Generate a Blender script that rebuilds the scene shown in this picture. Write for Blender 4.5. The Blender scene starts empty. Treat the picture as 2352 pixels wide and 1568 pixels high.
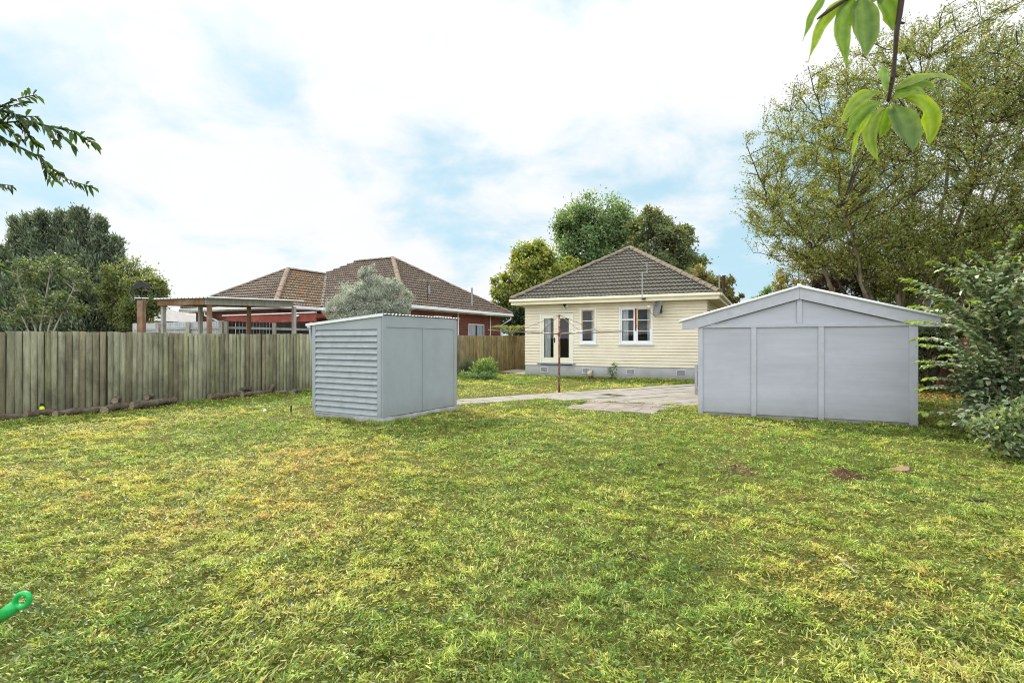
import bpy, bmesh, math, random
import numpy as np
from mathutils import Vector, Matrix

random.seed(7)
rng = np.random.default_rng(11)
PI = math.pi
scene = bpy.context.scene
COL = scene.collection

# ----------------------------------------------------------------- layout helpers
EYE, F, CX, CY = 1.6, 1250.0, 1176.0, 784.0     # eye height, focal length and centre of a 2352x1568 picture


def at(px, py, d):
    return Vector(((px - CX) / F * d, d, EYE + (CY - py) / F * d))


def gnd(px, py):
    d = EYE * F / (py - CY)
    return Vector(((px - CX) / F * d, d, 0.0))


def along(px, py, O, th):
    """distance along a wall that starts at O with heading th, and height, for a picture point"""
    k = (px - CX) / F
    t = (k * O[1] - O[0]) / (math.cos(th) + k * math.sin(th))
    d = O[1] - math.sin(th) * t
    return t, EYE + (CY - py) / F * d


# ----------------------------------------------------------------- materials
MATS = {}


def nodes_of(name):
    m = bpy.data.materials.new(name)
    m.use_nodes = True
    nt = m.node_tree
    for n in list(nt.nodes):
        nt.nodes.remove(n)
    out = nt.nodes.new('ShaderNodeOutputMaterial')
    return m, nt, out


def L(nt, a, b):
    nt.links.new(a, b)


def ramp(nt, fac, stops):
    r = nt.nodes.new('ShaderNodeValToRGB')
    e = r.color_ramp.elements
    while len(e) > 1:
        e.remove(e[-1])
    e[0].position = stops[0][0]
    e[0].color = tuple(stops[0][1]) + (1,)
    for p, c in stops[1:]:
        x = e.new(p)
        x.color = tuple(c) + (1,)
    L(nt, fac, r.inputs[0])
    return r.outputs[0]


def noise(nt, scale, detail=4, rough=0.55, vec=None, dist=0.0, coord='Object', stretch=None):
    n = nt.nodes.new('ShaderNodeTexNoise')
    n.inputs['Scale'].default_value = scale
    n.inputs['Detail'].default_value = detail
    n.inputs['Roughness'].default_value = rough
    n.inputs['Distortion'].default_value = dist
    if vec is None:
        tc = nt.nodes.new('ShaderNodeTexCoord')
        vec = tc.outputs[coord]
    if stretch:
        mp = nt.nodes.new('ShaderNodeMapping')
        mp.inputs['Scale'].default_value = stretch
        L(nt, vec, mp.inputs['Vector'])
        vec = mp.outputs[0]
    L(nt, vec, n.inputs['Vector'])
    return n.outputs['Fac']


def mixc(nt, fac, a, b, mode='MIX'):
    m = nt.nodes.new('ShaderNodeMix')
    m.data_type = 'RGBA'
    m.blend_type = mode
    if isinstance(fac, (int, float)):
        m.inputs[0].default_value = fac
    else:
        L(nt, fac, m.inputs[0])
    for i, v in ((6, a), (7, b)):
        if isinstance(v, tuple):
            m.inputs[i].default_value = v + (1,) if len(v) == 3 else v
        else:
            L(nt, v, m.inputs[i])
    return m.outputs[2]


def principled(nt, out, col, rough=0.6, spec=0.35, metal=0.0, bump=None, bstr=0.3, bdist=0.01):
    p = nt.nodes.new('ShaderNodeBsdfPrincipled')
    if isinstance(col, tuple):
        p.inputs['Base Color'].default_value = col + (1,)
    else:
        L(nt, col, p.inputs['Base Color'])
    p.inputs['Roughness'].default_value = rough
    p.inputs['Specular IOR Level'].default_value = spec
    p.inputs['Metallic'].default_value = metal
    if bump is not None:
        b = nt.nodes.new('ShaderNodeBump')
        b.inputs['Strength'].default_value = bstr
        b.inputs['Distance'].default_value = bdist
        L(nt, bump, b.inputs['Height'])
        L(nt, b.outputs[0], p.inputs['Normal'])
    L(nt, p.outputs[0], out.inputs[0])
    return p


def mat(name, c, var=0.15, scale=3.0, rough=0.6, spec=0.3, metal=0.0, stretch=None, bscale=60, bstr=0.12, dirt=None, dirt_amt=0.0, dirt_scale=1.2, splash=0.0):
    """painted / plain surface with broad and fine variation"""
    if name in MATS:
        return MATS[name]
    m, nt, out = nodes_of(name)
    f1 = noise(nt, scale, 6, 0.6, stretch=stretch)
    lo = tuple(max(0, x * (1 - var)) for x in c)
    hi = tuple(min(1, x * (1 + var)) for x in c)
    col = ramp(nt, f1, [(0.3, lo), (0.7, hi)])
    if dirt:
        f2 = noise(nt, dirt_scale, 8, 0.7)
        r = ramp(nt, f2, [(0.48, (0, 0, 0)), (0.7, (dirt_amt,) * 3)])
        col = mixc(nt, r, col, dirt)
    if splash:
        tc = nt.nodes.new('ShaderNodeTexCoord')
        sp = nt.nodes.new('ShaderNodeSeparateXYZ')
        L(nt, tc.outputs['Object'], sp.inputs[0])
        mr = nt.nodes.new('ShaderNodeMapRange')
        mr.inputs['From Min'].default_value = 0.42
        mr.inputs['From Max'].default_value = 0.06
        L(nt, sp.outputs[2], mr.inputs['Value'])
        f3 = noise(nt, 5.0, 8, 0.75)
        mu = nt.nodes.new('ShaderNodeMath')
        mu.operation = 'MULTIPLY'
        L(nt, mr.outputs[0], mu.inputs[0])
        L(nt, f3, mu.inputs[1])
        mu2 = nt.nodes.new('ShaderNodeMath')
        mu2.operation = 'MULTIPLY'
        L(nt, mu.outputs[0], mu2.inputs[0])
        mu2.inputs[1].default_value = splash
        col = mixc(nt, mu2.outputs[0], col, (0.17, 0.16, 0.10))
    fb = noise(nt, bscale, 3, 0.6, stretch=stretch)
    principled(nt, out, col, rough, spec, metal, fb, bstr, 0.004)
    MATS[name] = m
    return m


def leaf_mat(name, trans=0.35, rough=0.45, spec=0.4, tcol=(1.25, 1.25, 0.55), spots=False):
    m, nt, out = nodes_of(name)
    a = nt.nodes.new('ShaderNodeAttribute')
    a.attribute_name = 'Col'
    p = nt.nodes.new('ShaderNodeBsdfPrincipled')
    src = a.outputs['Color']
    if spots:
        f1 = noise(nt, 38, 6, 0.7)
        r1 = ramp(nt, f1, [(0.3, (0.72, 0.78, 0.7)), (0.7, (1.22, 1.15, 1.1))])
        src = mixc(nt, 1.0, src, r1, 'MULTIPLY')
        f2 = noise(nt, 55, 3, 0.6)
        r2 = ramp(nt, f2, [(0.68, (0, 0, 0)), (0.74, (0.75,) * 3)])
        src = mixc(nt, r2, src, (0.16, 0.11, 0.03))
        bp = nt.nodes.new('ShaderNodeBump')
        bp.inputs['Strength'].default_value = 0.35
        bp.inputs['Distance'].default_value = 0.003
        L(nt, f1, bp.inputs['Height'])
        L(nt, bp.outputs[0], p.inputs['Normal'])
    L(nt, src, p.inputs['Base Color'])
    p.inputs['Roughness'].default_value = rough
    p.inputs['Specular IOR Level'].default_value = spec
    t = nt.nodes.new('ShaderNodeBsdfTranslucent')
    tc = mixc(nt, 1.0, src, tcol, 'MULTIPLY')
    L(nt, tc, t.inputs[0])
    mx = nt.nodes.new('ShaderNodeMixShader')
    mx.inputs[0].default_value = trans
    L(nt, p.outputs[0], mx.inputs[1])
    L(nt, t.outputs[0], mx.inputs[2])
    L(nt, mx.outputs[0], out.inputs[0])
    MATS[name] = m
    return m


M_leaf = leaf_mat('leaf', 0.42)
M_needle = leaf_mat('needle', 0.25, 0.7, 0.15)
M_big_leaf = leaf_mat('big_leaf', 0.45, 0.45, 0.35, (1.4, 1.4, 0.45), spots=True)
M_silver = leaf_mat('silver_leaf', 0.28, 0.5, 0.35, (1.0, 1.0, 0.9))
M_grass = leaf_mat('grass_blade', 0.38, 0.5, 0.28, (1.15, 1.15, 0.6))
M_bark = mat('bark', (0.16, 0.13, 0.09), 0.45, 9, 0.9, 0.1, stretch=(1, 1, 0.35), bscale=30, bstr=0.6, dirt=(0.13, 0.16, 0.07), dirt_amt=0.8, dirt_scale=2.5)
M_pale_bark = mat('pale_bark', (0.36, 0.33, 0.27), 0.3, 6, 0.9, 0.1, bscale=40, bstr=0.4)
M_dark_bark = mat('dark_bark', (0.06, 0.045, 0.035), 0.4, 8, 0.9, 0.1, bscale=60, bstr=0.5)
M_log = mat('log_bark', (0.105, 0.078, 0.056), 0.5, 14, 0.95, 0.08, bscale=35, bstr=0.9, dirt=(0.20, 0.19, 0.15), dirt_amt=0.8, dirt_scale=6)
M_cut = mat('cut_wood', (0.24, 0.16, 0.10), 0.25, 10, 0.85, 0.1, bscale=50, bstr=0.3)
M_cut_log = mat('weathered_log_end', (0.30, 0.24, 0.17), 0.3, 14, 0.9, 0.1, bscale=60, bstr=0.4)
M_cream = mat('cream_paint', (0.80, 0.722, 0.565), 0.05, 1.6, 0.5, 0.3, bscale=90, bstr=0.05, dirt=(0.60, 0.54, 0.38), dirt_amt=0.35, dirt_scale=0.9)
M_cream2 = mat('cream_joinery', (0.84, 0.78, 0.60), 0.04, 2, 0.45, 0.35, bscale=90, bstr=0.05)
M_soffit = mat('soffit_paint', (0.70, 0.62, 0.44), 0.06, 2, 0.6, 0.2, bscale=80, bstr=0.05)
M_white = mat('white_paint', (0.80, 0.81, 0.83), 0.05, 3, 0.45, 0.35, bscale=80, bstr=0.05)
M_blue_sill = mat('blue_grey_sill', (0.30, 0.34, 0.46), 0.1, 3, 0.5, 0.3)
M_primer = mat('bare_primer', (0.75, 0.52, 0.28), 0.2, 14, 0.7, 0.15)
M_rust_strip = mat('bare_red_timber', (0.22, 0.07, 0.03), 0.35, 12, 0.8, 0.1)
M_found = mat('grey_foundation_paint', (0.50, 0.51, 0.53), 0.08, 2.5, 0.75, 0.2, bscale=70, bstr=0.2, dirt=(0.30, 0.29, 0.22), dirt_amt=0.5, dirt_scale=1.5, splash=1.0)
M_garage = mat('grey_garage_paint', (0.415, 0.425, 0.485), 0.12, 1.4, 0.55, 0.3, stretch=(0.35, 0.35, 3.0), bscale=120, bstr=0.08, dirt=(0.34, 0.35, 0.40), dirt_amt=0.6, dirt_scale=0.8, splash=0.75)
M_garage_trim = mat('grey_garage_trim', (0.43, 0.44, 0.495), 0.07, 6, 0.5, 0.3, bscale=80, bstr=0.1, dirt=(0.35, 0.36, 0.40), dirt_amt=0.5, dirt_scale=4, splash=0.7)
M_shed = mat('green_grey_shed_paint', (0.33, 0.365, 0.395), 0.06, 2.2, 0.55, 0.3, bscale=90, bstr=0.1, dirt=(0.295, 0.325, 0.35), dirt_amt=0.6, dirt_scale=1.4, splash=0.7)
M_shed_board = mat('shed_board_paint', (0.355, 0.39, 0.415), 0.09, 5, 0.55, 0.3, stretch=(0.3, 0.3, 2), bscale=60, bstr=0.2, dirt=(0.22, 0.25, 0.26), dirt_amt=0.6, dirt_scale=5)
M_zinc = mat('zinc_sheet', (0.62, 0.64, 0.66), 0.12, 4, 0.4, 0.5, 0.35, dirt=(0.4, 0.36, 0.32), dirt_amt=0.4, dirt_scale=2)
M_roof_edge = mat('white_roof_sheet', (0.72, 0.74, 0.76), 0.06, 4, 0.45, 0.4)
M_galv = mat('galvanised_steel', (0.42, 0.42, 0.42), 0.2, 8, 0.4, 0.5, 0.8)
M_concrete = mat('rough_concrete', (0.36, 0.355, 0.335), 0.22, 5, 0.9, 0.15, bscale=25, bstr=0.7, dirt=(0.16, 0.15, 0.11), dirt_amt=0.7, dirt_scale=2.5)
M_slab = mat('paving_concrete', (0.31, 0.285, 0.255), 0.16, 3, 0.9, 0.15, bscale=60, bstr=0.4, dirt=(0.20, 0.185, 0.13), dirt_amt=0.8, dirt_scale=1.2)
M_rust = mat('rusty_red_paint', (0.17, 0.055, 0.04), 0.3, 12, 0.7, 0.2, bscale=40, bstr=0.3, dirt=(0.55, 0.5, 0.47), dirt_amt=0.8, dirt_scale=7)
M_wire = mat('rusty_wire', (0.18, 0.12, 0.09), 0.3, 12, 0.6, 0.3, 0.4)
M_dish = mat('dish_grey', (0.30, 0.31, 0.32), 0.05, 3, 0.5, 0.3)
M_black = mat('black_metal', (0.025, 0.025, 0.03), 0.2, 6, 0.5, 0.3)
M_curtain = mat('net_curtain', (0.80, 0.82, 0.86), 0.08, 4, 0.9, 0.1)
M_room = mat('dim_room', (0.17, 0.16, 0.105), 0.3, 1.5, 0.9, 0.1)
M_grate = mat('vent_white', (0.74, 0.75, 0.76), 0.05, 4, 0.6, 0.2)
M_soil = mat('bare_soil', (0.13, 0.078, 0.048), 0.45, 30, 0.95, 0.05, bscale=50, bstr=0.8)
M_red = mat('red_oxide_timber', (0.24, 0.05, 0.035), 0.2, 3, 0.6, 0.25, stretch=(0.4, 1, 2), dirt=(0.42, 0.17, 0.09), dirt_amt=0.6, dirt_scale=2)
M_post = mat('brown_treated_timber', (0.22, 0.125, 0.075), 0.35, 4, 0.85, 0.1, stretch=(3, 3, 0.4), dirt=(0.36, 0.31, 0.25), dirt_amt=0.8, dirt_scale=1.5)
M_silver_wood = mat('silvered_timber', (0.42, 0.41, 0.38), 0.2, 5, 0.9, 0.1, stretch=(3, 3, 0.4), dirt=(0.27, 0.19, 0.12), dirt_amt=0.6, dirt_scale=1.5)
M_pale_fence = mat('pale_grey_boards', (0.46, 0.48, 0.52), 0.12, 3, 0.8, 0.2, stretch=(2, 2, 0.3))
M_dark_fence = mat('dark_boards', (0.035, 0.036, 0.037), 0.35, 3, 0.8, 0.2, stretch=(2, 2, 0.3))  # near-black tone for the second run of the grey fence
M_brown_fence = mat('brown_stained_boards', (0.17, 0.075, 0.05), 0.2, 3, 0.85, 0.15, stretch=(2, 2, 0.3))
M_green = mat('green_plastic', (0.01, 0.42, 0.09), 0.05, 3, 0.32, 0.5, bstr=0.0)
M_yellow = mat('bright_yellow_plastic', (0.72, 0.80, 0.02), 0.05, 3, 0.4, 0.4)
M_pale_wall = mat('pale_render', (0.58, 0.57, 0.52), 0.08, 1, 0.8, 0.2)
M_pale_roof = mat('pale_grey_roof', (0.34, 0.32, 0.31), 0.12, 2, 0.7, 0.2)
M_orange_roof = mat('orange_clay_roof', (0.40, 0.14, 0.06), 0.25, 2, 0.8, 0.2)
M_blue_wall = mat('pale_blue_weatherboard', (0.45, 0.53, 0.60), 0.08, 2, 0.6, 0.2)
M_bird = mat('broken_clay', (0.60, 0.53, 0.40), 0.15, 8, 0.85, 0.1)


def glass_mat():
    m, nt, out = nodes_of('window_glass')
    tr = nt.nodes.new('ShaderNodeBsdfTransparent')
    tr.inputs[0].default_value = (0.80, 0.83, 0.80, 1)
    gl = nt.nodes.new('ShaderNodeBsdfGlossy')
    gl.inputs['Roughness'].default_value = 0.02
    fr = nt.nodes.new('ShaderNodeFresnel')
    fr.inputs['IOR'].default_value = 1.5
    mx = nt.nodes.new('ShaderNodeMixShader')
    L(nt, fr.outputs[0], mx.inputs[0])
    L(nt, tr.outputs[0], mx.inputs[1])
    L(nt, gl.outputs[0], mx.inputs[2])
    L(nt, mx.outputs[0], out.inputs[0])
    return m


M_glass = glass_mat()


def tile_mat(name, base, lichen, amt, grey=(0.26, 0.25, 0.22)):
    m, nt, out = nodes_of(name)
    f = noise(nt, 7, 5, 0.6)
    c = ramp(nt, f, [(0.3, tuple(x * 0.6 for x in base)), (0.5, base), (0.72, tuple(x * 1.12 for x in grey))])
    f2 = noise(nt, 2.4, 9, 0.72)
    r = ramp(nt, f2, [(0.62 - amt * 0.35, (0, 0, 0)), (0.78 - amt * 0.25, (0.85,) * 3)])
    c = mixc(nt, r, c, lichen)
    fb = noise(nt, 60, 4, 0.6)
    principled(nt, out, c, 0.9, 0.15, 0, fb, 0.5, 0.006)
    MATS[name] = m
    return m


M_tile = tile_mat('grey_brown_tile', (0.150, 0.138, 0.112), (0.21, 0.185, 0.13), 0.2, (0.18, 0.172, 0.155))
M_tile_n = tile_mat('weathered_brown_tile', (0.16, 0.125, 0.10), (0.34, 0.17, 0.06), 0.22, (0.25, 0.22, 0.19))
M_tile_o = tile_mat('sunlit_lichen_tile', (0.22, 0.17, 0.12), (0.42, 0.20, 0.055), 0.40, (0.36, 0.33, 0.29))  # lichened tile, brightened in colour for the wing's sunlit face
M_cap = tile_mat('ridge_tile', (0.205, 0.17, 0.125), (0.27, 0.215, 0.14), 0.35, (0.22, 0.20, 0.175))
M_cap_o = tile_mat('lichen_ridge_tile', (0.23, 0.17, 0.13), (0.40, 0.20, 0.06), 0.16, (0.30, 0.26, 0.23))


def brick_mat():
    m, nt, out = nodes_of('red_brick')
    tc = nt.nodes.new('ShaderNodeTexCoord')
    s = nt.nodes.new('ShaderNodeSeparateXYZ')
    L(nt, tc.outputs['Object'], s.inputs[0])
    ad = nt.nodes.new('ShaderNodeMath')
    L(nt, s.outputs[0], ad.inputs[0])
    L(nt, s.outputs[1], ad.inputs[1])
    cb = nt.nodes.new('ShaderNodeCombineXYZ')
    L(nt, ad.outputs[0], cb.inputs[0])
    L(nt, s.outputs[2], cb.inputs[1])
    b = nt.nodes.new('ShaderNodeTexBrick')
    b.inputs['Scale'].default_value = 1.0
    b.inputs['Brick Width'].default_value = 0.24
    b.inputs['Row Height'].default_value = 0.085
    b.inputs['Mortar Size'].default_value = 0.008
    b.inputs['Color1'].default_value = (0.22, 0.07, 0.048, 1)
    b.inputs['Color2'].default_value = (0.16, 0.052, 0.04, 1)
    b.inputs['Mortar'].default_value = (0.24, 0.15, 0.12, 1)
    L(nt, cb.outputs[0], b.inputs['Vector'])
    f = noise(nt, 3, 5, 0.6)
    r = ramp(nt, f, [(0.3, (0.75, 0.75, 0.75)), (0.7, (1.1, 1.1, 1.1))])
    c = mixc(nt, 1.0, b.outputs['Color'], r, 'MULTIPLY')
    principled(nt, out, c, 0.9, 0.15)
    return m


M_brick = brick_mat()


def paling_mat():
    m, nt, out = nodes_of('mossy_paling')
    a = nt.nodes.new('ShaderNodeAttribute')
    a.attribute_name = 'Col'
    f = noise(nt, 3.0, 8, 0.65, stretch=(2.5, 2.5, 0.5))
    r = ramp(nt, f, [(0.25, (0.45, 0.45, 0.45)), (0.5, (0.95, 0.95, 0.95)), (0.75, (1.4, 1.38, 1.35))])
    c = mixc(nt, 1.0, a.outputs['Color'], r, 'MULTIPLY')
    f3 = noise(nt, 22, 5, 0.7, stretch=(1.5, 1.5, 0.12))
    r3 = ramp(nt, f3, [(0.3, (0.72, 0.72, 0.72)), (0.65, (1.12, 1.12, 1.12))])
    c = mixc(nt, 1.0, c, r3, 'MULTIPLY')
    f2 = noise(nt, 1.1, 7, 0.7)
    r2 = ramp(nt, f2, [(0.50, (0, 0, 0)), (0.72, (0.7,) * 3)])
    c = mixc(nt, r2, c, (0.045, 0.045, 0.035))
    principled(nt, out, c, 0.95, 0.08, 0, f3, 0.5, 0.006)
    return m


M_paling = paling_mat()


def lawn_mat():
    m, nt, out = nodes_of('lawn_ground')
    f = noise(nt, 0.55, 8, 0.65)
    c = ramp(nt, f, [(0.3, (0.085, 0.115, 0.028)), (0.5, (0.15, 0.15, 0.04)), (0.68, (0.20, 0.15, 0.06))])
    f2 = noise(nt, 26, 6, 0.7)
    r = ramp(nt, f2, [(0.35, (0.30, 0.32, 0.28)), (0.62, (1.15, 1.15, 1.1))])
    c = mixc(nt, 1.0, c, r, 'MULTIPLY')
    principled(nt, out, c, 0.95, 0.05, 0, f2, 0.9, 0.03)
    return m


M_lawn = lawn_mat()


# ----------------------------------------------------------------- mesh helpers
class MB:
    def __init__(self):
        self.v, self.f, self.c = [], [], None

    def add(self, vs, fs):
        n = len(self.v)
        self.v += [tuple(x) for x in vs]
        self.f += [tuple(i + n for i in f) for f in fs]
        return n

    def box(self, x0, x1, y0, y1, z0, z1):
        self.add([(x0, y0, z0), (x1, y0, z0), (x1, y1, z0), (x0, y1, z0), (x0, y0, z1), (x1, y0, z1), (x1, y1, z1), (x0, y1, z1)],
                 [(0, 3, 2, 1), (4, 5, 6, 7), (0, 1, 5, 4), (1, 2, 6, 5), (2, 3, 7, 6), (3, 0, 4, 7)])
        return self

    def prism(self, poly, y0, y1):
        """poly in (x,z), extruded along y"""
        n = len(poly)
        vs = [(p[0], y0, p[1]) for p in poly] + [(p[0], y1, p[1]) for p in poly]
        fs = [tuple(range(n)), tuple(range(2 * n - 1, n - 1, -1))]
        for i in range(n):
            j = (i + 1) % n
            fs.append((i, i + n, j + n, j))
        self.add(vs, fs)
        return self

    def slab(self, poly, z0, z1):
        n = len(poly)
        vs = [(p[0], p[1], z0) for p in poly] + [(p[0], p[1], z1) for p in poly]
        fs = [tuple(range(n - 1, -1, -1)), tuple(range(n, 2 * n))]
        for i in range(n):
            j = (i + 1) % n
            fs.append((i, j, j + n, i + n))
        self.add(vs, fs)
        return self

    def bar(self, a, b, w, h=None, up=(0, 0, 1)):
        """rectangular bar from a to b"""
        h = h or w
        a, b = Vector(a), Vector(b)
        d = (b - a).normalized()
        u = Vector(up)
        if abs(d.dot(u)) > 0.98:
            u = Vector((0, 1, 0))
        s = d.cross(u).normalized()
        u = s.cross(d).normalized()
        vs = []
        for p in (a, b):
            for i, j in ((-1, -1), (1, -1), (1, 1), (-1, 1)):
                vs.append(p + s * (w / 2 * i) + u * (h / 2 * j))
        self.add(vs, [(0, 1, 2, 3), (7, 6, 5, 4), (0, 4, 5, 1), (1, 5, 6, 2), (2, 6, 7, 3), (3, 7, 4, 0)])
        return self

    def tube(self, pts, rad, k=8, cap=True):
        pts = [Vector(p) for p in pts]
        if isinstance(rad, (int, float)):
            rad = [rad] * len(pts)
        rings = []
        ref = None
        for i, p in enumerate(pts):
            d = (pts[min(i + 1, len(pts) - 1)] - pts[max(i - 1, 0)])
            if d.length < 1e-9:
                d = Vector((0, 0, 1))
            d.normalize()
            if ref is None:
                ref = Vector((1, 0, 0)) if abs(d.x) < 0.8 else Vector((0, 1, 0))
            s = (ref - d * ref.dot(d))
            if s.length < 1e-6:
                s = d.orthogonal()
            s.normalize()
            ref = s
            t = d.cross(s)
            rings.append([p + (s * math.cos(2 * PI * j / k) + t * math.sin(2 * PI * j / k)) * rad[i] for j in range(k)])
        vs = [v for r in rings for v in r]
        fs = []
        for i in range(len(pts) - 1):
            for j in range(k):
                a, b = i * k + j, i * k + (j + 1) % k
                fs.append((a, b, b + k, a + k))
        if cap:
            fs.append(tuple(range(k - 1, -1, -1)))
            n = (len(pts) - 1) * k
            fs.append(tuple(range(n, n + k)))
        self.add(vs, fs)
        return self

    def lathe(self, prof, c=(0, 0, 0), k=20):
        c = Vector(c)
        vs, fs = [], []
        for r, z in prof:
            for j in range(k):
                vs.append(c + Vector((r * math.cos(2 * PI * j / k), r * math.sin(2 * PI * j / k), z)))
        for i in range(len(prof) - 1):
            for j in range(k):
                a, b = i * k + j, i * k + (j + 1) % k
                fs.append((a, b, b + k, a + k))
        self.add(vs, fs)
        return self

    def build(self, name, material, parent=None, smooth=False, bevel=0.0):
        me = bpy.data.meshes.new(name)
        me.from_pydata(self.v, [], self.f)
        me.update()
        me.materials.append(material)
        if smooth:
            for p in me.polygons:
                p.use_smooth = True
        o = bpy.data.objects.new(name, me)
        COL.objects.link(o)
        if parent is not None:
            o.parent = parent
        if bevel:
            b = o.modifiers.new('edge', 'BEVEL')
            b.width = bevel
            b.segments = 1
            b.limit_method = 'ANGLE'
        return o


def tag(o, label=None, cat=None, group=None, kind=None):
    if label:
        o['label'] = label
    if cat:
        o['category'] = cat
    if group:
        o['group'] = group
    if kind:
        o['kind'] = kind
    return o


def thing(name, label, cat, loc=(0, 0, 0), rotz=0.0, group=None):
    o = bpy.data.objects.new(name, None)
    o.empty_display_size = 0.2
    COL.objects.link(o)
    o.location = loc
    o.rotation_euler = (0, 0, rotz)
    return tag(o, label, cat, group)


def np_mesh(name, V, faces_flat, loop_tot, material, parent=None, C=None, smooth=False):
    me = bpy.data.meshes.new(name)
    me.vertices.add(len(V))
    me.vertices.foreach_set('co', np.ascontiguousarray(V, dtype=np.float32).ravel())
    me.loops.add(len(faces_flat))
    me.loops.foreach_set('vertex_index', np.ascontiguousarray(faces_flat, dtype=np.int32))
    me.polygons.add(len(loop_tot))
    ls = np.concatenate(([0], np.cumsum(loop_tot)[:-1])).astype(np.int32)
    me.polygons.foreach_set('loop_start', ls)
    me.polygons.foreach_set('loop_total', np.ascontiguousarray(loop_tot, dtype=np.int32))
    if smooth:
        me.polygons.foreach_set('use_smooth', np.ones(len(loop_tot), dtype=bool))
    me.update(calc_edges=True)
    if C is not None:
        a = me.color_attributes.new('Col', 'FLOAT_COLOR', 'POINT')
        C4 = np.concatenate([C, np.ones((len(C), 1))], axis=1).astype(np.float32)
        a.data.foreach_set('color', C4.ravel())
    me.materials.append(material)
    o = bpy.data.objects.new(name, me)
    COL.objects.link(o)
    if parent is not None:
        o.parent = parent
    return o


def unit(a):
    return a / np.maximum(np.linalg.norm(a, axis=1, keepdims=True), 1e-9)


def leaves(name, P, D, N, ln, wd, C, material, parent=None, fold=0.25, rounded=False, droop=0.0):
    """one folded leaf per point: base P, direction D, face normal N"""
    n = len(P)
    D = unit(D)
    S = unit(np.cross(D, N))
    N = unit(np.cross(S, D))
    ln = np.broadcast_to(np.asarray(ln, float), (n,))[:, None]
    wd = np.broadcast_to(np.asarray(wd, float), (n,))[:, None]
    tip = P + D * ln
    tip[:, 2] -= (droop * ln)[:, 0]
    if not rounded:
        mid = P + D * ln * 0.45
        up = N * wd * fold
        V = np.stack([P, mid + S * wd * 0.5 + up, tip, mid - S * wd * 0.5 + up], axis=1)
        k = 4
        base = (np.arange(n) * k)[:, None]
        fl = np.concatenate([base + np.array([[0, 2, 1]]), base + np.array([[0, 3, 2]])], axis=1).ravel()
        lt = np.full(2 * n, 3)
    else:
        m1, m2 = P + D * ln * 0.3, P + D * ln * 0.68
        m1[:, 2] += (droop * ln * 0.05)[:, 0]
        up = N * wd * fold
        V = np.stack([P, m1 + S * wd * 0.46 + up, m2 + S * wd * 0.42 + up, tip, m2 - S * wd * 0.42 + up, m1 - S * wd * 0.46 + up], axis=1)
        k = 6
        base = (np.arange(n) * k)[:, None]
        fl = np.concatenate([base + np.array([[0, 3, 2, 1]]), base + np.array([[0, 5, 4, 3]])], axis=1).ravel()
        lt = np.full(2 * n, 4)
    CC = np.repeat(C, k, axis=0)
    return np_mesh(name, V.reshape(-1, 3), fl, lt, material, parent, CC)


def pick(pal, n, jit=0.2, w=None):
    pal = np.array(pal, float)
    i = rng.choice(len(pal), n, p=w)
    c = pal[i] * (1 + rng.normal(0, jit, (n, 1)))
    c *= 1 + rng.normal(0, jit * 0.35, (n, 3))
    return np.clip(c, 0.004, 0.9)


def sphere_dirs(n):
    return unit(rng.normal(size=(n, 3)))


# value noise for numpy
_lat = rng.random((64, 64))


def vnoise(x, y, s):
    x, y = np.asarray(x) * s + 100, np.asarray(y) * s + 100
    xi, yi = np.floor(x).astype(int), np.floor(y).astype(int)
    fx, fy = x - xi, y - yi
    fx, fy = fx * fx * (3 - 2 * fx), fy * fy * (3 - 2 * fy)
    g = lambda a, b: _lat[a % 64, b % 64]
    return (g(xi, yi) * (1 - fx) + g(xi + 1, yi) * fx) * (1 - fy) + (g(xi, yi + 1) * (1 - fx) + g(xi + 1, yi + 1) * fx) * fy


def fbm(x, y, s):
    return 0.5 * vnoise(x, y, s) + 0.3 * vnoise(x + 7.3, y + 1.7, s * 2.3) + 0.2 * vnoise(x + 3.1, y + 9.2, s * 5.1)


def ground_z(x, y):
    r = np.hypot(x, y)
    return (fbm(x, y, 0.55) - 0.5) * 0.05 * np.clip(1 - (r - 16) / 6, 0, 1) + (fbm(x, y, 4.0) - 0.5) * 0.035 * np.clip(1 - (r - 16) / 6, 0, 1)


def gz(x, y):
    return float(ground_z(np.array([x]), np.array([y]))[0])


# ----------------------------------------------------------------- positions of the main things
TH_H = math.radians(25.0)
HO = (0.62, 25.5)            # house, left front corner
TH_G = math.radians(26.7)
GO = (4.06, 11.83)           # garage, left corner of the near gable
TH_S = math.radians(30.0)
SO = (-2.52, 10.6)           # small shed, near corner
TH_N = math.radians(28.5)
NO = (-5.04, 25.6)           # neighbour's eave corner
FP0 = Vector((-10.4, 11.05, 0))
FD = Vector((0.455, 0.89, 0)).normalized()   # boundary fence direction


def to_local(x, y, O, th):
    dx, dy = x - O[0], y - O[1]
    return dx * math.cos(th) - dy * math.sin(th), dx * math.sin(th) + dy * math.cos(th)


# ----------------------------------------------------------------- ground
def axis(lo, hi, step, far):
    a = list(np.arange(lo, hi + 1e-6, step))
    s = step
    b = hi
    while b < far:
        s *= 1.5
        b += s
        a.append(b)
    s, b = step, lo
    while b > -far:
        s *= 1.5
        b -= s
        a.insert(0, b)
    return np.array(a)


xs, ys = axis(-15, 15, 0.14, 900), axis(1, 27, 0.14, 900)
X, Y = np.meshgrid(xs, ys)
Z = ground_z(X, Y)
nx, ny = len(xs), len(ys)
V = np.stack([X.ravel(), Y.ravel(), Z.ravel()], axis=1)
ii = (np.arange(ny - 1)[:, None] * nx + np.arange(nx - 1)[None, :]).ravel()
fl = np.stack([ii, ii + 1, ii + nx + 1, ii + nx], axis=1).ravel()
g = np_mesh('lawn', V, fl, np.full(len(ii), 4), M_lawn, smooth=True)
tag(g, kind='structure')

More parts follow.
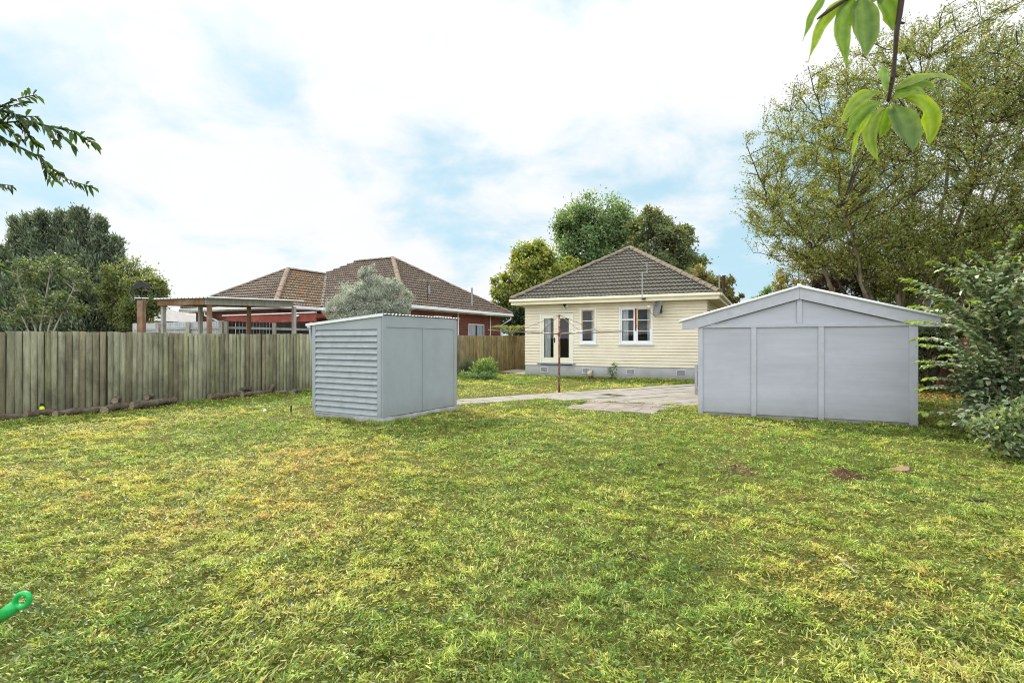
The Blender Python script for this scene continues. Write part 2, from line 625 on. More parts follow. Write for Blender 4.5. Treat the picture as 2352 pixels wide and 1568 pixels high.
# path slabs: u along the path, v towards the camera
PU = Vector((0.831, 0.556, 0))
PV = Vector((0.556, -0.831, 0))
P0 = Vector((-3.4, 13.55, 0))


def slab_at(mb, u0, u1, v0, v1, z=0.028, rot=0.0, O=P0, U=PU, W=PV, th=0.04, tilt=0.006):
    c = O + U * ((u0 + u1) / 2) + W * ((v0 + v1) / 2)
    hu, hv = (u1 - u0) / 2, (v1 - v0) / 2
    U2 = U * math.cos(rot) + W * math.sin(rot)
    W2 = W * math.cos(rot) - U * math.sin(rot)
    q = []
    for a, b in ((-hu, -hv), (-hu, hv), (hu, hv), (hu, -hv)):
        p = c + U2 * a + W2 * b
        q.append((p.x, p.y))
    n = mb.add([(p[0], p[1], z - th) for p in q] + [(p[0], p[1], z + random.uniform(-tilt, tilt)) for p in q],
               [(0, 1, 2, 3), (7, 6, 5, 4), (0, 4, 5, 1), (1, 5, 6, 2), (2, 6, 7, 3), (3, 7, 4, 0)])


mb = MB()
u = 0.0
while u < 13.5:
    w = random.choice((0.95, 1.1, 1.25, 1.6))
    slab_at(mb, u + 0.01, u + w - 0.012, 0.02, 0.56, rot=random.uniform(-0.008, 0.008))
    u += w
u = 0.35
while u < 6.8:
    w = random.choice((0.9, 1.1, 1.3))
    slab_at(mb, u + 0.01, u + w - 0.012, 0.575, 1.10, rot=random.uniform(-0.01, 0.01))
    u += w
tag(mb.build('path', M_slab), kind='structure')

mb = MB()
# patio: irregular courses between the path and the garage
for (v0, v1, ua, ub) in ((1.12, 1.93, 4.5, 6.75), (0.66, 1.28, 6.9, 13.0), (1.30, 1.93, 6.9, 12.2), (1.95, 2.60, 5.05, 11.6), (2.62, 3.3, 5.4, 11.0), (3.32, 3.95, 5.8, 10.4), (3.97, 4.5, 6.3, 9.8)):
    u = ua
    while u < ub - 0.4:
        w = random.choice((0.7, 0.9, 1.15, 1.4, 1.9))
        slab_at(mb, u + 0.012, u + w - 0.012, v0, v1 - random.uniform(0.0, 0.02), z=0.026 + random.uniform(-0.006, 0.006), rot=random.uniform(-0.018, 0.018))
        u += w
tag(mb.build('patio', M_slab), kind='structure')

mb = MB()
AH = Vector((math.cos(TH_G), -math.sin(TH_G), 0))
BH = Vector((math.sin(TH_G), math.cos(TH_G), 0))
bo = gnd(1352, 924)
for r in range(4):
    off = (r % 2) * 0.2
    u = -0.05 * r + off * 0.5
    end = 2.05 - 0.02 * r
    while u < end:
        w = random.choice((0.40, 0.44, 0.22, 0.44))
        slab_at(mb, u + 0.006, u + w - 0.006, r * 0.42 + 0.006, r * 0.42 + 0.41, z=0.032 + random.uniform(-0.004, 0.004), O=bo, U=AH, W=-BH, rot=random.uniform(-0.02, 0.02))
        u += w
M_paver = mat('pale_pavers', (0.27, 0.23, 0.205), 0.35, 2.2, 0.9, 0.15, bscale=60, bstr=0.4, dirt=(0.30, 0.26, 0.2), dirt_amt=0.6, dirt_scale=2.2)
tag(mb.build('paving', M_paver), kind='structure')

# concrete strip at the left corner of the house
mb = MB()
mb.slab([tuple(at(1150, 784, 28.6).xy), tuple(at(1206, 784, 26.2).xy), tuple(at(1216, 784, 29).xy), tuple(at(1188, 784, 31).xy)], -0.02, 0.03)
tag(mb.build('side_path', M_slab), kind='structure')


# ----------------------------------------------------------------- grass
def blocked(x, y):
    b = np.zeros(len(x), bool)
    for O, th, x0, x1, y0, y1 in ((HO, TH_H, -0.02, 8.2, -0.04, 11), (GO, TH_G, -0.02, 3.9, -0.06, 6), (SO, TH_S, -2.12, 0.11, -0.11, 2.5)):
        lx, ly = to_local(x, y, O, th)
        b |= (lx > x0) & (lx < x1) & (ly > y0) & (ly < y1)
    du, dv = (x - P0.x) * PU.x + (y - P0.y) * PU.y, (x - P0.x) * PV.x + (y - P0.y) * PV.y
    b |= (du > -0.1) & (du < 13.6) & (dv > 0) & (dv < np.where(du < 6.6, 1.12, 0.62))
    b |= (du > 4.4) & (du < 13) & (dv > 0.5) & (dv < 1.96)
    b |= (du > 4.95 + (dv - 2.2) * 0.6) & (du < 12) & (dv > 1.9) & (dv < 4.5)
    lx = (x - bo.x) * AH.x + (y - bo.y) * AH.y
    ly = -((x - bo.x) * BH.x + (y - bo.y) * BH.y)
    b |= (lx > 0) & (lx < 2.1) & (ly > -0.05) & (ly < 1.68)
    # left of the fence
    b |= ((x - FP0.x) * FD.y - (y - FP0.y) * FD.x) < 0.03
    return b


def sample_ground(n, d0, d1, pw, side=1.08):
    dd = np.linspace(d0, d1, 4000)
    pdf = (2 * side * dd + 1.0) * dd ** (-pw)
    cdf = np.cumsum(pdf)
    cdf /= cdf[-1]
    d = np.interp(rng.random(n), cdf, dd)
    x = (rng.random(n) * 2 - 1) * (side * d * 0.98 + 0.5)
    return x, d


def soil_mask(x, y):
    """worn brown patches"""
    m = np.zeros(len(x))
    for (px, py, rx, ry, s) in ((1690, 1074, 46, 17, 1.0), (1945, 1094, 36, 10, 1.0), (2068, 1086, 26, 8, .9), (2230, 1153, 40, 5, .6), (1925, 1305, 45, 25, .55), (1660, 1530, 30, 12, .6),
                                (700, 945, 40, 14, .8), (1160, 1006, 20, 5, .3)):
        c = gnd(px, py)
        a = rx * c.y / F
        b = abs(gnd(px, py - ry).y - gnd(px, py + ry).y) / 2
        m = np.maximum(m, s * np.exp(-(((x - c.x) / a) ** 2 + ((y - c.y) / b) ** 2)))
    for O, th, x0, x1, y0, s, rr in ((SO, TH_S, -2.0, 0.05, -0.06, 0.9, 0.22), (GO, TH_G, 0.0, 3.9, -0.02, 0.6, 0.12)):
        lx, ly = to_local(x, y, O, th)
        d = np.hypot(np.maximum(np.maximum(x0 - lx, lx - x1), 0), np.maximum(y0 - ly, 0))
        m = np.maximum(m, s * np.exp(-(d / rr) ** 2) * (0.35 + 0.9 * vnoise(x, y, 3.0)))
    return np.clip(m, 0, 1)


def lump(x, y):
    """raised matted clumps of mown grass, 0 in the hollows"""
    return np.clip((0.25 * vnoise(x, y, 6.0) + 0.45 * vnoise(x + 5, y + 3, 13.0) + 0.30 * vnoise(x + 2, y + 8, 27.0) - 0.28) * 2.5, 0, 1)


def grass_tint(x, y, n):
    """0 green .. 1 dry"""
    dry = fbm(x, y, 0.42) * 1.15 + 0.55 * fbm(x + 31, y + 17, 1.9) - 0.645
    dry += 0.25 * np.clip((-x + 0.6) / 4, -0.5, 1) * np.clip((y - 2.6) / 2.5, 0, 1) * np.clip((10.5 - y) / 4, 0, 1)
    dry -= 0.16 * np.clip((3.6 - y) / 1.2, 0, 1)
    return np.clip(dry + rng.normal(0, 0.13, n), 0, 1)


GPAL = np.array([(0.185, 0.305, 0.060), (0.43, 0.505, 0.105), (0.63, 0.61, 0.165), (0.70, 0.53, 0.20), (0.62, 0.35, 0.13)])


def gcol(t, n):
    k = t * (len(GPAL) - 1)
    i = np.clip(np.floor(k).astype(int), 0, len(GPAL) - 2)
    f = (k - i)[:, None]
    c = GPAL[i] * (1 - f) + GPAL[i + 1] * f
    return c * (1 + rng.normal(0, 0.26, (n, 1)))


def blades(name, x, y, z, az, el, ln, wd, C, bend):
    """tapered bent blades, five vertices each"""
    n = len(x)
    P = np.stack([x, y, z], axis=1)
    D = np.stack([np.cos(az) * np.cos(el), np.sin(az) * np.cos(el), np.sin(el)], axis=1)
    tw = rng.normal(0, 0.6, n)
    S0 = np.stack([-np.sin(az), np.cos(az), np.zeros(n)], axis=1)
    S = S0 * np.cos(tw)[:, None] + np.cross(D, S0) * np.sin(tw)[:, None]
    l, w = ln[:, None], wd[:, None]
    mid = P + D * l * 0.55
    tip = P + D * l
    tip[:, 2] -= bend * ln
    tip[:, 2] = np.maximum(tip[:, 2], z - 0.004)
    V = np.stack([P - S * w * 0.4, P + S * w * 0.4, mid - S * w * 0.5, mid + S * w * 0.5, tip], axis=1).reshape(-1, 3)
    base = (np.arange(n) * 5)[:, None]
    fl = np.concatenate([base + np.array([[0, 1, 3, 2]]), base + np.array([[2, 3, 4]])], axis=1).ravel()
    lt = np.tile(np.array([4, 3]), n)
    CC = np.repeat(np.clip(C, 0.004, 0.85), 5, axis=0)
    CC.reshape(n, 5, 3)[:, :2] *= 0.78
    return np_mesh(name, V, fl, lt, M_grass, None, CC)


NCL, NT, NB = 14000, 140000, 9
ccx, ccy = sample_ground(NCL, 1.7, 26.0, 1.15)
cfl = vnoise(ccx, ccy, 0.9) * 2 * PI * 1.3 + rng.normal(0, 0.9, NCL)
cti = grass_tint(ccx, ccy, NCL) + rng.normal(0, 0.16, NCL)
chg = rng.uniform(0.55, 1.35, NCL)
ki = rng.integers(0, NCL, NT)
sg = 0.034 * (1 + 0.05 * ccy[ki])
tx = ccx[ki] + rng.normal(0, 1, NT) * sg
ty = ccy[ki] + rng.normal(0, 1, NT) * sg * 1.15
uni = rng.random(NT) < 0.42
ux, uy = sample_ground(NT, 1.7, 26.0, 1.28)
tx, ty = np.where(uni, ux, tx), np.where(uni, uy, ty)
flow = np.where(uni, vnoise(tx, ty, 0.9) * 8.2 + rng.normal(0, 0.8, NT), cfl[ki] + rng.normal(0, 0.45, NT))
tt = np.where(uni, grass_tint(tx, ty, NT) - 0.08, cti[ki] + rng.normal(0, 0.06, NT))
hsc = np.where(uni, 0.6, chg[ki])
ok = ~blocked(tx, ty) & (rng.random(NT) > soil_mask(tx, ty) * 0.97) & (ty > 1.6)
ok &= rng.random(NT) < 0.72 + 0.4 * lump(tx, ty)
tx, ty, flow, tt, hsc = tx[ok], ty[ok], flow[ok], tt[ok], hsc[ok]
n = len(tx)
hgt = (0.6 + 0.8 * fbm(tx, ty, 2.6)) * hsc
x = np.repeat(tx, NB)
y = np.repeat(ty, NB)
N_ = len(x)
spread = 0.026 * (1 + 0.07 * y)
x = x + rng.normal(0, 1, N_) * spread
y = y + rng.normal(0, 1, N_) * spread
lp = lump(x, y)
z = ground_z(x, y) - 0.004 + rng.random(N_) * 0.012 + 0.038 * lp
az = np.repeat(flow, NB) + rng.normal(0, 0.75, N_)
el = np.clip(rng.normal(0.55, 0.42, N_), 0.02, 1.4)
ln = (0.020 + 0.026 * rng.random(N_) ** 1.5) * np.repeat(hgt, NB) * (1 + 0.025 * y) * (0.7 + 0.5 * lp)
wd = 0.0041 * (1 + 0.15 * np.maximum(y - 2, 0)) * (0.7 + 0.7 * rng.random(N_))
C = gcol(np.clip(np.repeat(tt, NB) + rng.normal(0, 0.13, N_), 0, 1), N_) * (0.46 + 0.74 * lp)[:, None]  # hollows between clumps painted darker, standing in for shade
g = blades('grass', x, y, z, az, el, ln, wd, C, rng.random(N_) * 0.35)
tag(g, kind='stuff', label='mown patchy green and yellow grass covering the back yard', cat='grass')

# lying clippings and straw
NC = 150000
x, y = sample_ground(NC, 1.7, 18.0, 1.45)
ok = ~blocked(x, y) & (fbm(x + 9, y + 4, 0.8) + rng.normal(0, 0.14, NC) > 0.40)
x, y = x[ok], y[ok]
n = len(x)
t = np.clip(grass_tint(x, y, n) * 0.7 + rng.normal(0.06, 0.22, n), 0, 1)
C = gcol(t, n) * (0.62 + 0.5 * lump(x, y))[:, None]  # clippings in the hollows painted darker as shade too
pale = rng.random(n) < 0.10
C[pale] = np.array((0.50, 0.45, 0.24)) * (0.7 + 0.5 * rng.random((pale.sum(), 1)))
g = blades('grass_clippings', x, y, ground_z(x, y) + 0.012 + 0.020 * rng.random(n) + 0.040 * lump(x, y), vnoise(x, y, 0.7) * 9 + rng.normal(0, 0.9, n), rng.normal(0.22, 0.30, n),
           (0.018 + 0.040 * rng.random(n) ** 2.2) * (1 + 0.03 * y), 0.0062 * (1 + 0.13 * np.maximum(y - 2, 0)) * (0.6 + 0.8 * rng.random(n)), C, rng.random(n) * 0.12)
tag(g, kind='stuff', label='loose cut grass and straw lying over the lawn', cat='grass clippings')

# broad weed leaves in the sward
NW = 9000
cx, cy = sample_ground(700, 1.8, 13.0, 1.4)
k = rng.integers(0, 700, NW)
x, y = cx[k] + rng.normal(0, 0.07, NW), cy[k] + rng.normal(0, 0.07, NW)
ok = ~blocked(x, y)
x, y = x[ok], y[ok]
n = len(x)
D = unit(np.stack([rng.normal(size=n), rng.normal(size=n), 0.25 + 0.2 * rng.random(n)], axis=1))
Nn = unit(np.stack([rng.normal(0, .35, n), rng.normal(0, .35, n), np.ones(n)], axis=1))
ln = 0.016 + 0.030 * rng.random(n) ** 2
g = leaves('weed_leaves', np.stack([x, y, ground_z(x, y) + 0.03 + 0.035 * lump(x, y)], axis=1), D, Nn, ln, ln * 0.6, pick([(0.055, 0.12, 0.025), (0.09, 0.17, 0.04), (0.16, 0.24, 0.07)], n), M_leaf, rounded=True)
tag(g, kind='stuff', label='small dark broad leaved weeds among the grass', cat='weeds')

# longer uncut grass along the foot of walls and fence
def edge_line(O, th, a, b, off, m):
    u = rng.random(m)
    lx, ly = a[0] + (b[0] - a[0]) * u, a[1] + (b[1] - a[1]) * u
    k_ = rng.normal(0, off, m)
    dx_, dy_ = (b[1] - a[1]), -(b[0] - a[0])
    q = math.hypot(dx_, dy_)
    lx, ly = lx + dx_ / q * np.abs(k_), ly + dy_ / q * np.abs(k_)
    return O[0] + lx * math.cos(th) + ly * math.sin(th), O[1] - lx * math.sin(th) + ly * math.cos(th)


EX, EY = [], []
for O_, th_, a_, b_, m_ in ((GO, TH_G, (0, -0.02), (3.9, -0.02), 900), (SO, TH_S, (-2.0, -0.07), (0.06, -0.07), 420), (SO, TH_S, (0.09, -0.05), (0.09, 2.4), 520), (HO, TH_H, (0.0, -0.02), (7.8, -0.02), 1500),
                            ((FP0.x, FP0.y), math.atan2(-FD.y, FD.x), (-3, 0.06), (21, 0.06), 1300)):
    ex, ey = edge_line(O_, th_, a_, b_, 0.05, m_)
    keep = vnoise(ex + 3, ey + 8, 2.6) + 0.25 * rng.random(len(ex)) > 0.45
    EX.append(ex[keep])
    EY.append(ey[keep])
ex, ey = np.repeat(np.concatenate(EX), 4), np.repeat(np.concatenate(EY), 4)
n = len(ex)
ex, ey = ex + rng.normal(0, 0.018, n), ey + rng.normal(0, 0.018, n)
g = blades('long_grass', ex, ey, ground_z(ex, ey), rng.random(n) * 2 * PI, np.clip(rng.normal(1.1, 0.25, n), 0.2, 1.5), 0.03 + 0.075 * rng.random(n) ** 1.6, 0.0045 * (1 + 0.10 * np.maximum(ey - 3, 0)),
           gcol(np.clip(rng.normal(0.22, 0.2, n), 0, 1), n) * 0.75, rng.random(n) * 0.4)
tag(g, kind='stuff', label='longer uncut grass along the foot of the fence, sheds and house', cat='grass')

# fallen leaves and litter to the right of the garage and along the bushes
NL = 3500
c1, c2 = gnd(2140, 912), gnd(2190, 985)
x = np.where(rng.random(NL) < 0.6, rng.normal(c1.x, 0.9, NL), rng.normal(c2.x, 1.1, NL))
y = np.where(np.arange(NL) % 5 < 3, rng.normal(c1.y, 1.3, NL), rng.normal(c2.y, 0.6, NL))
lx, ly = to_local(x, y, GO, TH_G)
ok = ((lx > 3.95) & (ly > 0.0)) | (ly < -2.5)
x, y = x[ok], y[ok]
n = len(x)
D = sphere_dirs(n) * np.array([1, 1, 0.25])
Nn = unit(np.stack([rng.normal(0, .5, n), rng.normal(0, .5, n), np.ones(n)], axis=1))
g = leaves('leaf_litter', np.stack([x, y, ground_z(x, y) + 0.03 + 0.03 * rng.random(n)], axis=1), D, Nn, 0.07, 0.045, pick([(0.30, 0.10, 0.03), (0.42, 0.20, 0.07), (0.12, 0.06, 0.03), (0.5, 0.38, 0.24)], n), M_leaf, rounded=True)
tag(g, kind='stuff', label='brown and orange fallen leaves beside the garage', cat='leaf litter')


# ----------------------------------------------------------------- roofs
def roof_face(name, pts, material, parent, row=0.35, wave=0.17, amp=0.026, step=0.075):
    """tiled roof plane; pts[0], pts[1] = eave left and right, the rest counter-clockwise; courses follow the eave"""
    P = [Vector(p) for p in pts]
    U = (P[1] - P[0]).normalized()
    n = U.cross(P[2] - P[0]).normalized()
    if n.z < 0:
        n = -n
    Vv = n.cross(U).normalized()
    q = [((p - P[0]).dot(U), (p - P[0]).dot(Vv)) for p in P]
    u0, u1 = min(a for a, b in q), max(a for a, b in q)
    v1 = max(b for a, b in q)
    nu = int((u1 - u0) / (wave / 5)) + 1
    us = np.linspace(u0, u1, nu + 1)
    nr = int(math.ceil(v1 / row))
    vs, fs = [], []
    for r in range(nr):
        va, vb = r * row - (0.03 if r else 0.0), min((r + 1) * row, v1 + 0.02)
        b = len(vs)
        for (vv, h) in ((va + 0.045, -0.012), (va, step - 0.016), (va + 0.010, step), (vb, 0.004)):
            for i, uu in enumerate(us):
                ph = (uu / wave) * 2 * PI
                wv = amp * (math.sin(ph) + 0.35 * math.sin(2 * ph)) if h > 0 else -0.01
                wv *= (0.6 if h < 0.01 else 1.0)
                p = P[0] + U * float(uu) + Vv * vv + n * (h + wv)
                vs.append(p)
        m = nu + 1
        for k in range(3):
            for i in range(nu):
                fs.append((b + k * m + i, b + k * m + i + 1, b + (k + 1) * m + i + 1, b + (k + 1) * m + i))
    me = bpy.data.meshes.new(name)
    me.from_pydata([tuple(v) for v in vs], [], fs)
    bm = bmesh.new()
    bm.from_mesh(me)
    cen = sum(P, Vector()) / len(P)
    k = len(P)
    for i in range(1, k):
        a, b = P[i], P[(i + 1) % k]
        e = (b - a).normalized()
        nn = e.cross(n).normalized()
        if nn.dot(cen - a) > 0:
            nn = -nn
        bmesh.ops.bisect_plane(bm, geom=bm.verts[:] + bm.edges[:] + bm.faces[:], plane_co=a, plane_no=nn, clear_outer=True)
    bm.to_mesh(me)
    bm.free()
    me.materials.append(material)
    o = bpy.data.objects.new(name, me)
    COL.objects.link(o)
    o.parent = parent
    return o


def ridge_caps(name, a, b, material, parent, r=0.115, ln=0.40):
    a, b = Vector(a), Vector(b)
    d = b - a
    n = max(2, int(d.length / ln))
    d.normalize()
    s = d.cross(Vector((0, 0, 1))).normalized()
    up = s.cross(d).normalized()
    mb = MB()
    K = 8
    L_ = (b - a).length / n
    for i in range(n):
        p0 = a + d * (i * L_ - 0.03)
        p1 = a + d * ((i + 1) * L_)
        jit = random.uniform(-0.006, 0.006)
        vs = []
        for p, rr in ((p0, r * 1.06), (p1, r * 0.92)):
            for j in range(K + 1):
                t = PI * j / K
                vs.append(p + s * (math.cos(t) * rr * 1.12) + up * (math.sin(t) * rr * 0.85 + jit - 0.015))
        fs = [(j, j + 1, j + K + 2, j + K + 1) for j in range(K)]
        fs.append(tuple(range(K, -1, -1)))
        mb.add(vs, fs)
    return mb.build(name, material, parent)


def gutter_run(pts, name, parent, material, w=0.11, h=0.11):
    """quad-profile gutter along eave points"""
    mb = MB()
    for a, b in zip(pts[:-1], pts[1:]):
        mb.bar(a, b, w, h)
    return mb.build(name, material, parent, bevel=0.02)


def boards(mb, f, u0, u1, z0, z1, n, holes=(), lip=0.028, gap=0.018, deep=0.04):
    """lapped boards with a shadow groove under each; f(u, out, z) -> point; holes are (u0,u1,z0,z1)"""
    hgt = (z1 - z0) / n
    for i in range(n):
        a, b = z0 + i * hgt, z0 + (i + 1) * hgt
        cuts = sorted([(h[0], h[1]) for h in holes if h[2] < b - 0.01 and h[3] > a + 0.01])
        segs, cur = [], u0
        for c0, c1 in cuts:
            if c0 > cur:
                segs.append((cur, c0))
            cur = max(cur, c1)
        if cur < u1:
            segs.append((cur, u1))
        for s0, s1 in segs:
            prof = [(lip - deep, a), (lip - 0.004, a), (lip, a + 0.006), (0.006, b - gap), (lip - deep, b - gap), (lip - deep, b)]
            k = len(prof)
            v = [f(s0, o, z) for o, z in prof] + [f(s1, o, z) for o, z in prof]
            fs = [(j, j + k, j + k + 1, j + 1) for j in range(k - 1)] + [tuple(range(k)), tuple(range(2 * k - 1, k - 1, -1))]
            mb.add(v, fs)


# ----------------------------------------------------------------- the cream house
house = thing('weatherboard_house', 'cream weatherboard cottage with a hipped grey tile roof and grey foundation', 'house', (HO[0], HO[1], 0), -TH_H)
HW, HD = 8.05, 9.4
ZB, ZT = 0.51, 3.29
fx = lambda u, o, z: (u, -o, z)
door_h = (0.80, 2.31, 0.62, 2.82)
w1_h = (2.72, 3.38, 1.50, 3.03)
w2_h = (4.50, 5.84, 1.50, 3.03)
mb = MB()
boards(mb, fx, 0.0, HW, ZB, ZT, 21, (door_h, w1_h, w2_h))
boards(mb, lambda u, o, z: (HW + o, u, z), 0.0, HD, ZB, ZT, 21, ((2.0, 2.7, 2.1, 3.0),))
boards(mb, lambda u, o, z: (-o, HD - u, z), 0.0, HD, ZB, ZT, 21)
boards(mb, lambda u, o, z: (HW - u, HD + o, z), 0.0, HW, ZB, ZT, 21)
mb.build('wall', M_cream, house)
mb = MB()
mb.box(-0.0, HW, 0.012, 0.13, -0.15, ZB + 0.01).box(0, 0.12, 0.131, HD, -0.15, ZB + 0.01).box(HW - 0.13, HW - 0.01, 0.131, HD, -0.15, ZB + 0.01)
mb.build('foundation', M_found, house)
# eaves
OV = 0.5
ex0, ex1, ey0, ey1 = -OV, HW + OV, -OV, HD + OV
mb = MB()
mb.box(ex0 + .02, ex1 - .02, ey0 + .02, ey1 - .02, ZT, ZT + 0.03)
mb.build('soffit', M_soffit, house)
mb = MB()
for a, b in (((ex0, ey0), (ex1, ey0)), ((ex1, ey0), (ex1, ey1)), ((ex0, ey1), (ex0, ey0)), ((ex1, ey1), (ex0, ey1))):
    d = Vector((b[0] - a[0], b[1] - a[1], 0)).normalized() * 0.012
    mb.bar((a[0] + d.x, a[1] + d.y, ZT + 0.075), (b[0] - d.x, b[1] - d.y, ZT + 0.075), 0.025, 0.17)
mb.build('fascia', M_cream2, house)
EZ = 3.53
g_ = 0.06
gutter_run([(ex0 - g_, ey0 - g_, EZ - 0.055), (ex1 + g_, ey0 - g_, EZ - 0.055)], 'gutter', house, M_cream2, 0.12, 0.12)
gutter_run([(ex1 + g_, ey0 + 0.003, EZ - 0.055), (ex1 + g_, ey1, EZ - 0.055)], 'gutter', house, M_cream2, 0.12, 0.12)
RS = 0.608
hw = (ex1 - ex0) / 2
ap = (hw + ex0, ey0 + hw, EZ + RS * hw)
ap2 = (hw + ex0, ey1 - hw, EZ + RS * hw)
c00, c10, c11, c01 = (ex0, ey0, EZ), (ex1, ey0, EZ), (ex1, ey1, EZ), (ex0, ey1, EZ)
roof_face('roof', [c00, c10, ap], M_tile, house)
roof_face('roof', [c10, c11, ap2, ap], M_tile, house)
roof_face('roof', [c01, c00, ap, ap2], M_tile, house)
roof_face('roof', [c11, c01, ap2], M_tile, house)
for a, b in ((c00, ap), (c10, ap), (ap, ap2), (c11, ap2), (c01, ap2)):
    o = 0.05
    ridge_caps('ridge_cap', Vector(a) + Vector((0, 0, o)), Vector(b) + Vector((0, 0, o)), M_cap, house, 0.14)


def room(x0, x1, z0, z1, depth=2.2):
    mb = MB()
    mb.add([(x0, 0.05, z0), (x1, 0.05, z0), (x1, 0.05, z1), (x0, 0.05, z1), (x0, depth, z0), (x1, depth, z0), (x1, depth, z1), (x0, depth, z1)],
           [(4, 5, 6, 7), (0, 4, 7, 3), (1, 2, 6, 5), (0, 1, 5, 4), (3, 7, 6, 2)])
    return mb


def curtain(x0, x1, z0, z1, y=0.16, waves=5, amp=0.03, taper=0.0):
    mb = MB()
    n = 40
    vs, fs = [], []
    for j in range(6):
        f = j / 5
        for i in range(n + 1):
            t = i / n
            xx = x0 + (x1 - x0) * t + taper * (1 - f) * (t - 0.0)
            vs.append((xx, y + amp * math.sin(t * waves * 2 * PI + 0.4 * math.sin(f * 3)), z0 + (z1 - z0) * f))
    for j in range(5):
        for i in range(n):
            a = j * (n + 1) + i
            fs.append((a, a + 1, a + n + 2, a + n + 1))
    mb.add(vs, fs)
    return mb


def pane(x0, x1, z0, z1, y):
    return MB().add([(x0, y, z0), (x1, y, z0), (x1, y, z1), (x0, y, z1)], [(0, 1, 2, 3)]) or None


def pane_obj(parent, x0, x1, z0, z1, y, name='pane'):
    mb = MB()
    mb.add([(x0, y, z0), (x1, y, z0), (x1, y, z1), (x0, y, z1)], [(0, 1, 2, 3)])
    return mb.build(name, M_glass, parent)


# french doors
x0, x1, z0, z1 = door_h
mb = MB()
mb.box(x0 - 0.05, x0 + 0.02, -0.05, 0.08, z0 + .003, z1 + 0.05).box(x1 - 0.02, x1 + 0.05, -0.05, 0.08, z0 + .003, z1 + 0.05).box(x0 + 0.021, x1 - 0.021, -0.052, 0.08, z1 - 0.01, z1 + 0.052)
fr = mb.build('door_frame', M_white, house)
MB().box(x0 - 0.16, x1 + 0.16, -0.12, 0.08, z0 - 0.05, z0).build('door_sill', M_blue_sill, house)
room(x0, x1, z0, z1, 2.6).build('interior', M_room, house)
xm = (x0 + x1) / 2
for (a, b, cur) in ((x0 + 0.024, xm - 0.003, True), (xm + 0.003, x1 - 0.024, False)):
    mb = MB()
    st = 0.125
    mb.box(a, a + st, -0.03, 0.02, z0 + 0.006, z1 - 0.014).box(b - st, b, -0.03, 0.02, z0 + 0.006, z1 - 0.014)
    mb.box(a + st, b - st, -0.028, 0.02, z1 - 0.17, z1 - 0.014).box(a + st, b - st, -0.028, 0.02, z0 + 0.006, z0 + 0.25)
    d = mb.build('door', M_cream2, house)
    pane_obj(d, a + st, b - st, z0 + 0.25, z1 - 0.17, 0.0)
    if cur:
        curtain(a + st - 0.02, a + st + 0.30, z0 + 0.05, z1 - 0.1, 0.085, 4, 0.03).build('curtain', M_curtain, d)
        mbh = MB().box(b - 0.10, b - 0.05, -0.045, -0.031, 1.55, 1.77).tube([(b - 0.075, -0.075, 1.70), (b - 0.19, -0.08, 1.70)], 0.013, 8)
        mbh.tube([(b - 0.075, -0.04, 1.70), (b - 0.075, -0.08, 1.70)], 0.013, 8)
        mbh.build('handle', M_black, d)


def casement(x0, x1, z0, z1, sashes, cur):
    w = MB()
    w.box(x0 - 0.05, x0 + 0.015, -0.05, 0.07, z0, z1 + 0.04).box(x1 - 0.015, x1 + 0.05, -0.05, 0.07, z0, z1 + 0.04).box(x0 + 0.016, x1 - 0.016, -0.05, 0.07, z1 - 0.01, z1 + 0.04)
    w.box(x0 - 0.08, x1 + 0.08, -0.075, 0.03, z1 + 0.041, z1 + 0.06)
    win = w.build('window', M_white, house)
    MB().box(x0 - 0.10, x1 + 0.10, -0.11, 0.07, z0 - 0.055, z0 - 0.002).build('sill', M_white, win)
    room(x0, x1, z0, z1, 2.0).build('interior', M_room, house)
    for (a, b, rails, prim) in sashes:
        s = 0.055
        sm = MB()
        bt = 0.13
        if prim:
            zc = z0 + (z1 - z0) * 0.42
            up = MB()
            up.box(a, a + s, -0.036, 0.02, zc, z1 - 0.012).box(b - s, b, -0.036, 0.02, zc, z1 - 0.012).box(a + s, b - s, -0.035, 0.02, z1 - 0.012 - s, z1 - 0.012)
            up.build('sash', M_primer, win)
            sm.box(a, a + s, -0.036, 0.02, z0 + .003, zc - 0.001).box(b - s, b, -0.036, 0.02, z0 + .003, zc - 0.001)
        else:
            sm.box(a, a + s, -0.036, 0.02, z0 + .003, z1 - 0.012).box(b - s, b, -0.036, 0.02, z0 + .003, z1 - 0.012).box(a + s, b - s, -0.035, 0.02, z1 - 0.012 - s, z1 - 0.012)
        sm.box(a + s, b - s, -0.035, 0.02, z0 + .003, z0 + bt)
        for r, th in rails:
            zz = z0 + (z1 - z0) * r
            MB().box(a + s, b - s, -0.03, 0.015, zz - th / 2, zz + th / 2).build('glazing_bar', M_white, win)
        sm.build('sash', M_white, win)
        pane_obj(win, a + s, b - s, z0 + bt, z1 - 0.012 - s, -0.002)
    for (a, b, wv) in cur:
        curtain(a, b, z0 + 0.03, z1 - 0.04, 0.11, wv, 0.028).build('curtain', M_curtain, win)
    return win


x0, x1, z0, z1 = w1_h
casement(x0, x1, z0, z1, [(x0 + 0.02, x1 - 0.02, [(0.66, 0.025)], True)], [(x1 - 0.20, x1 - 0.03, 2)])
x0, x1, z0, z1 = w2_h
xm = (x0 + x1) / 2
wn = casement(x0, x1, z0, z1, [(x0 + 0.02, xm - 0.035, [(0.68, 0.06), (0.36, 0.02)], False), (xm + 0.035, x1 - 0.02, [(0.66, 0.028), (0.36, 0.02)], True)],
              [(x0 + 0.06, x0 + 0.33, 4), (x1 - 0.20, x1 - 0.06, 2)])
MB().box(xm - 0.033, xm + 0.033, -0.04, 0.05, z0 + 0.55, z1 - 0.013).build('mullion', M_rust_strip, wn)
MB().box(xm - 0.033, xm + 0.033, -0.04, 0.05, z0 + .003, z0 + 0.549).build('mullion', M_white, wn)
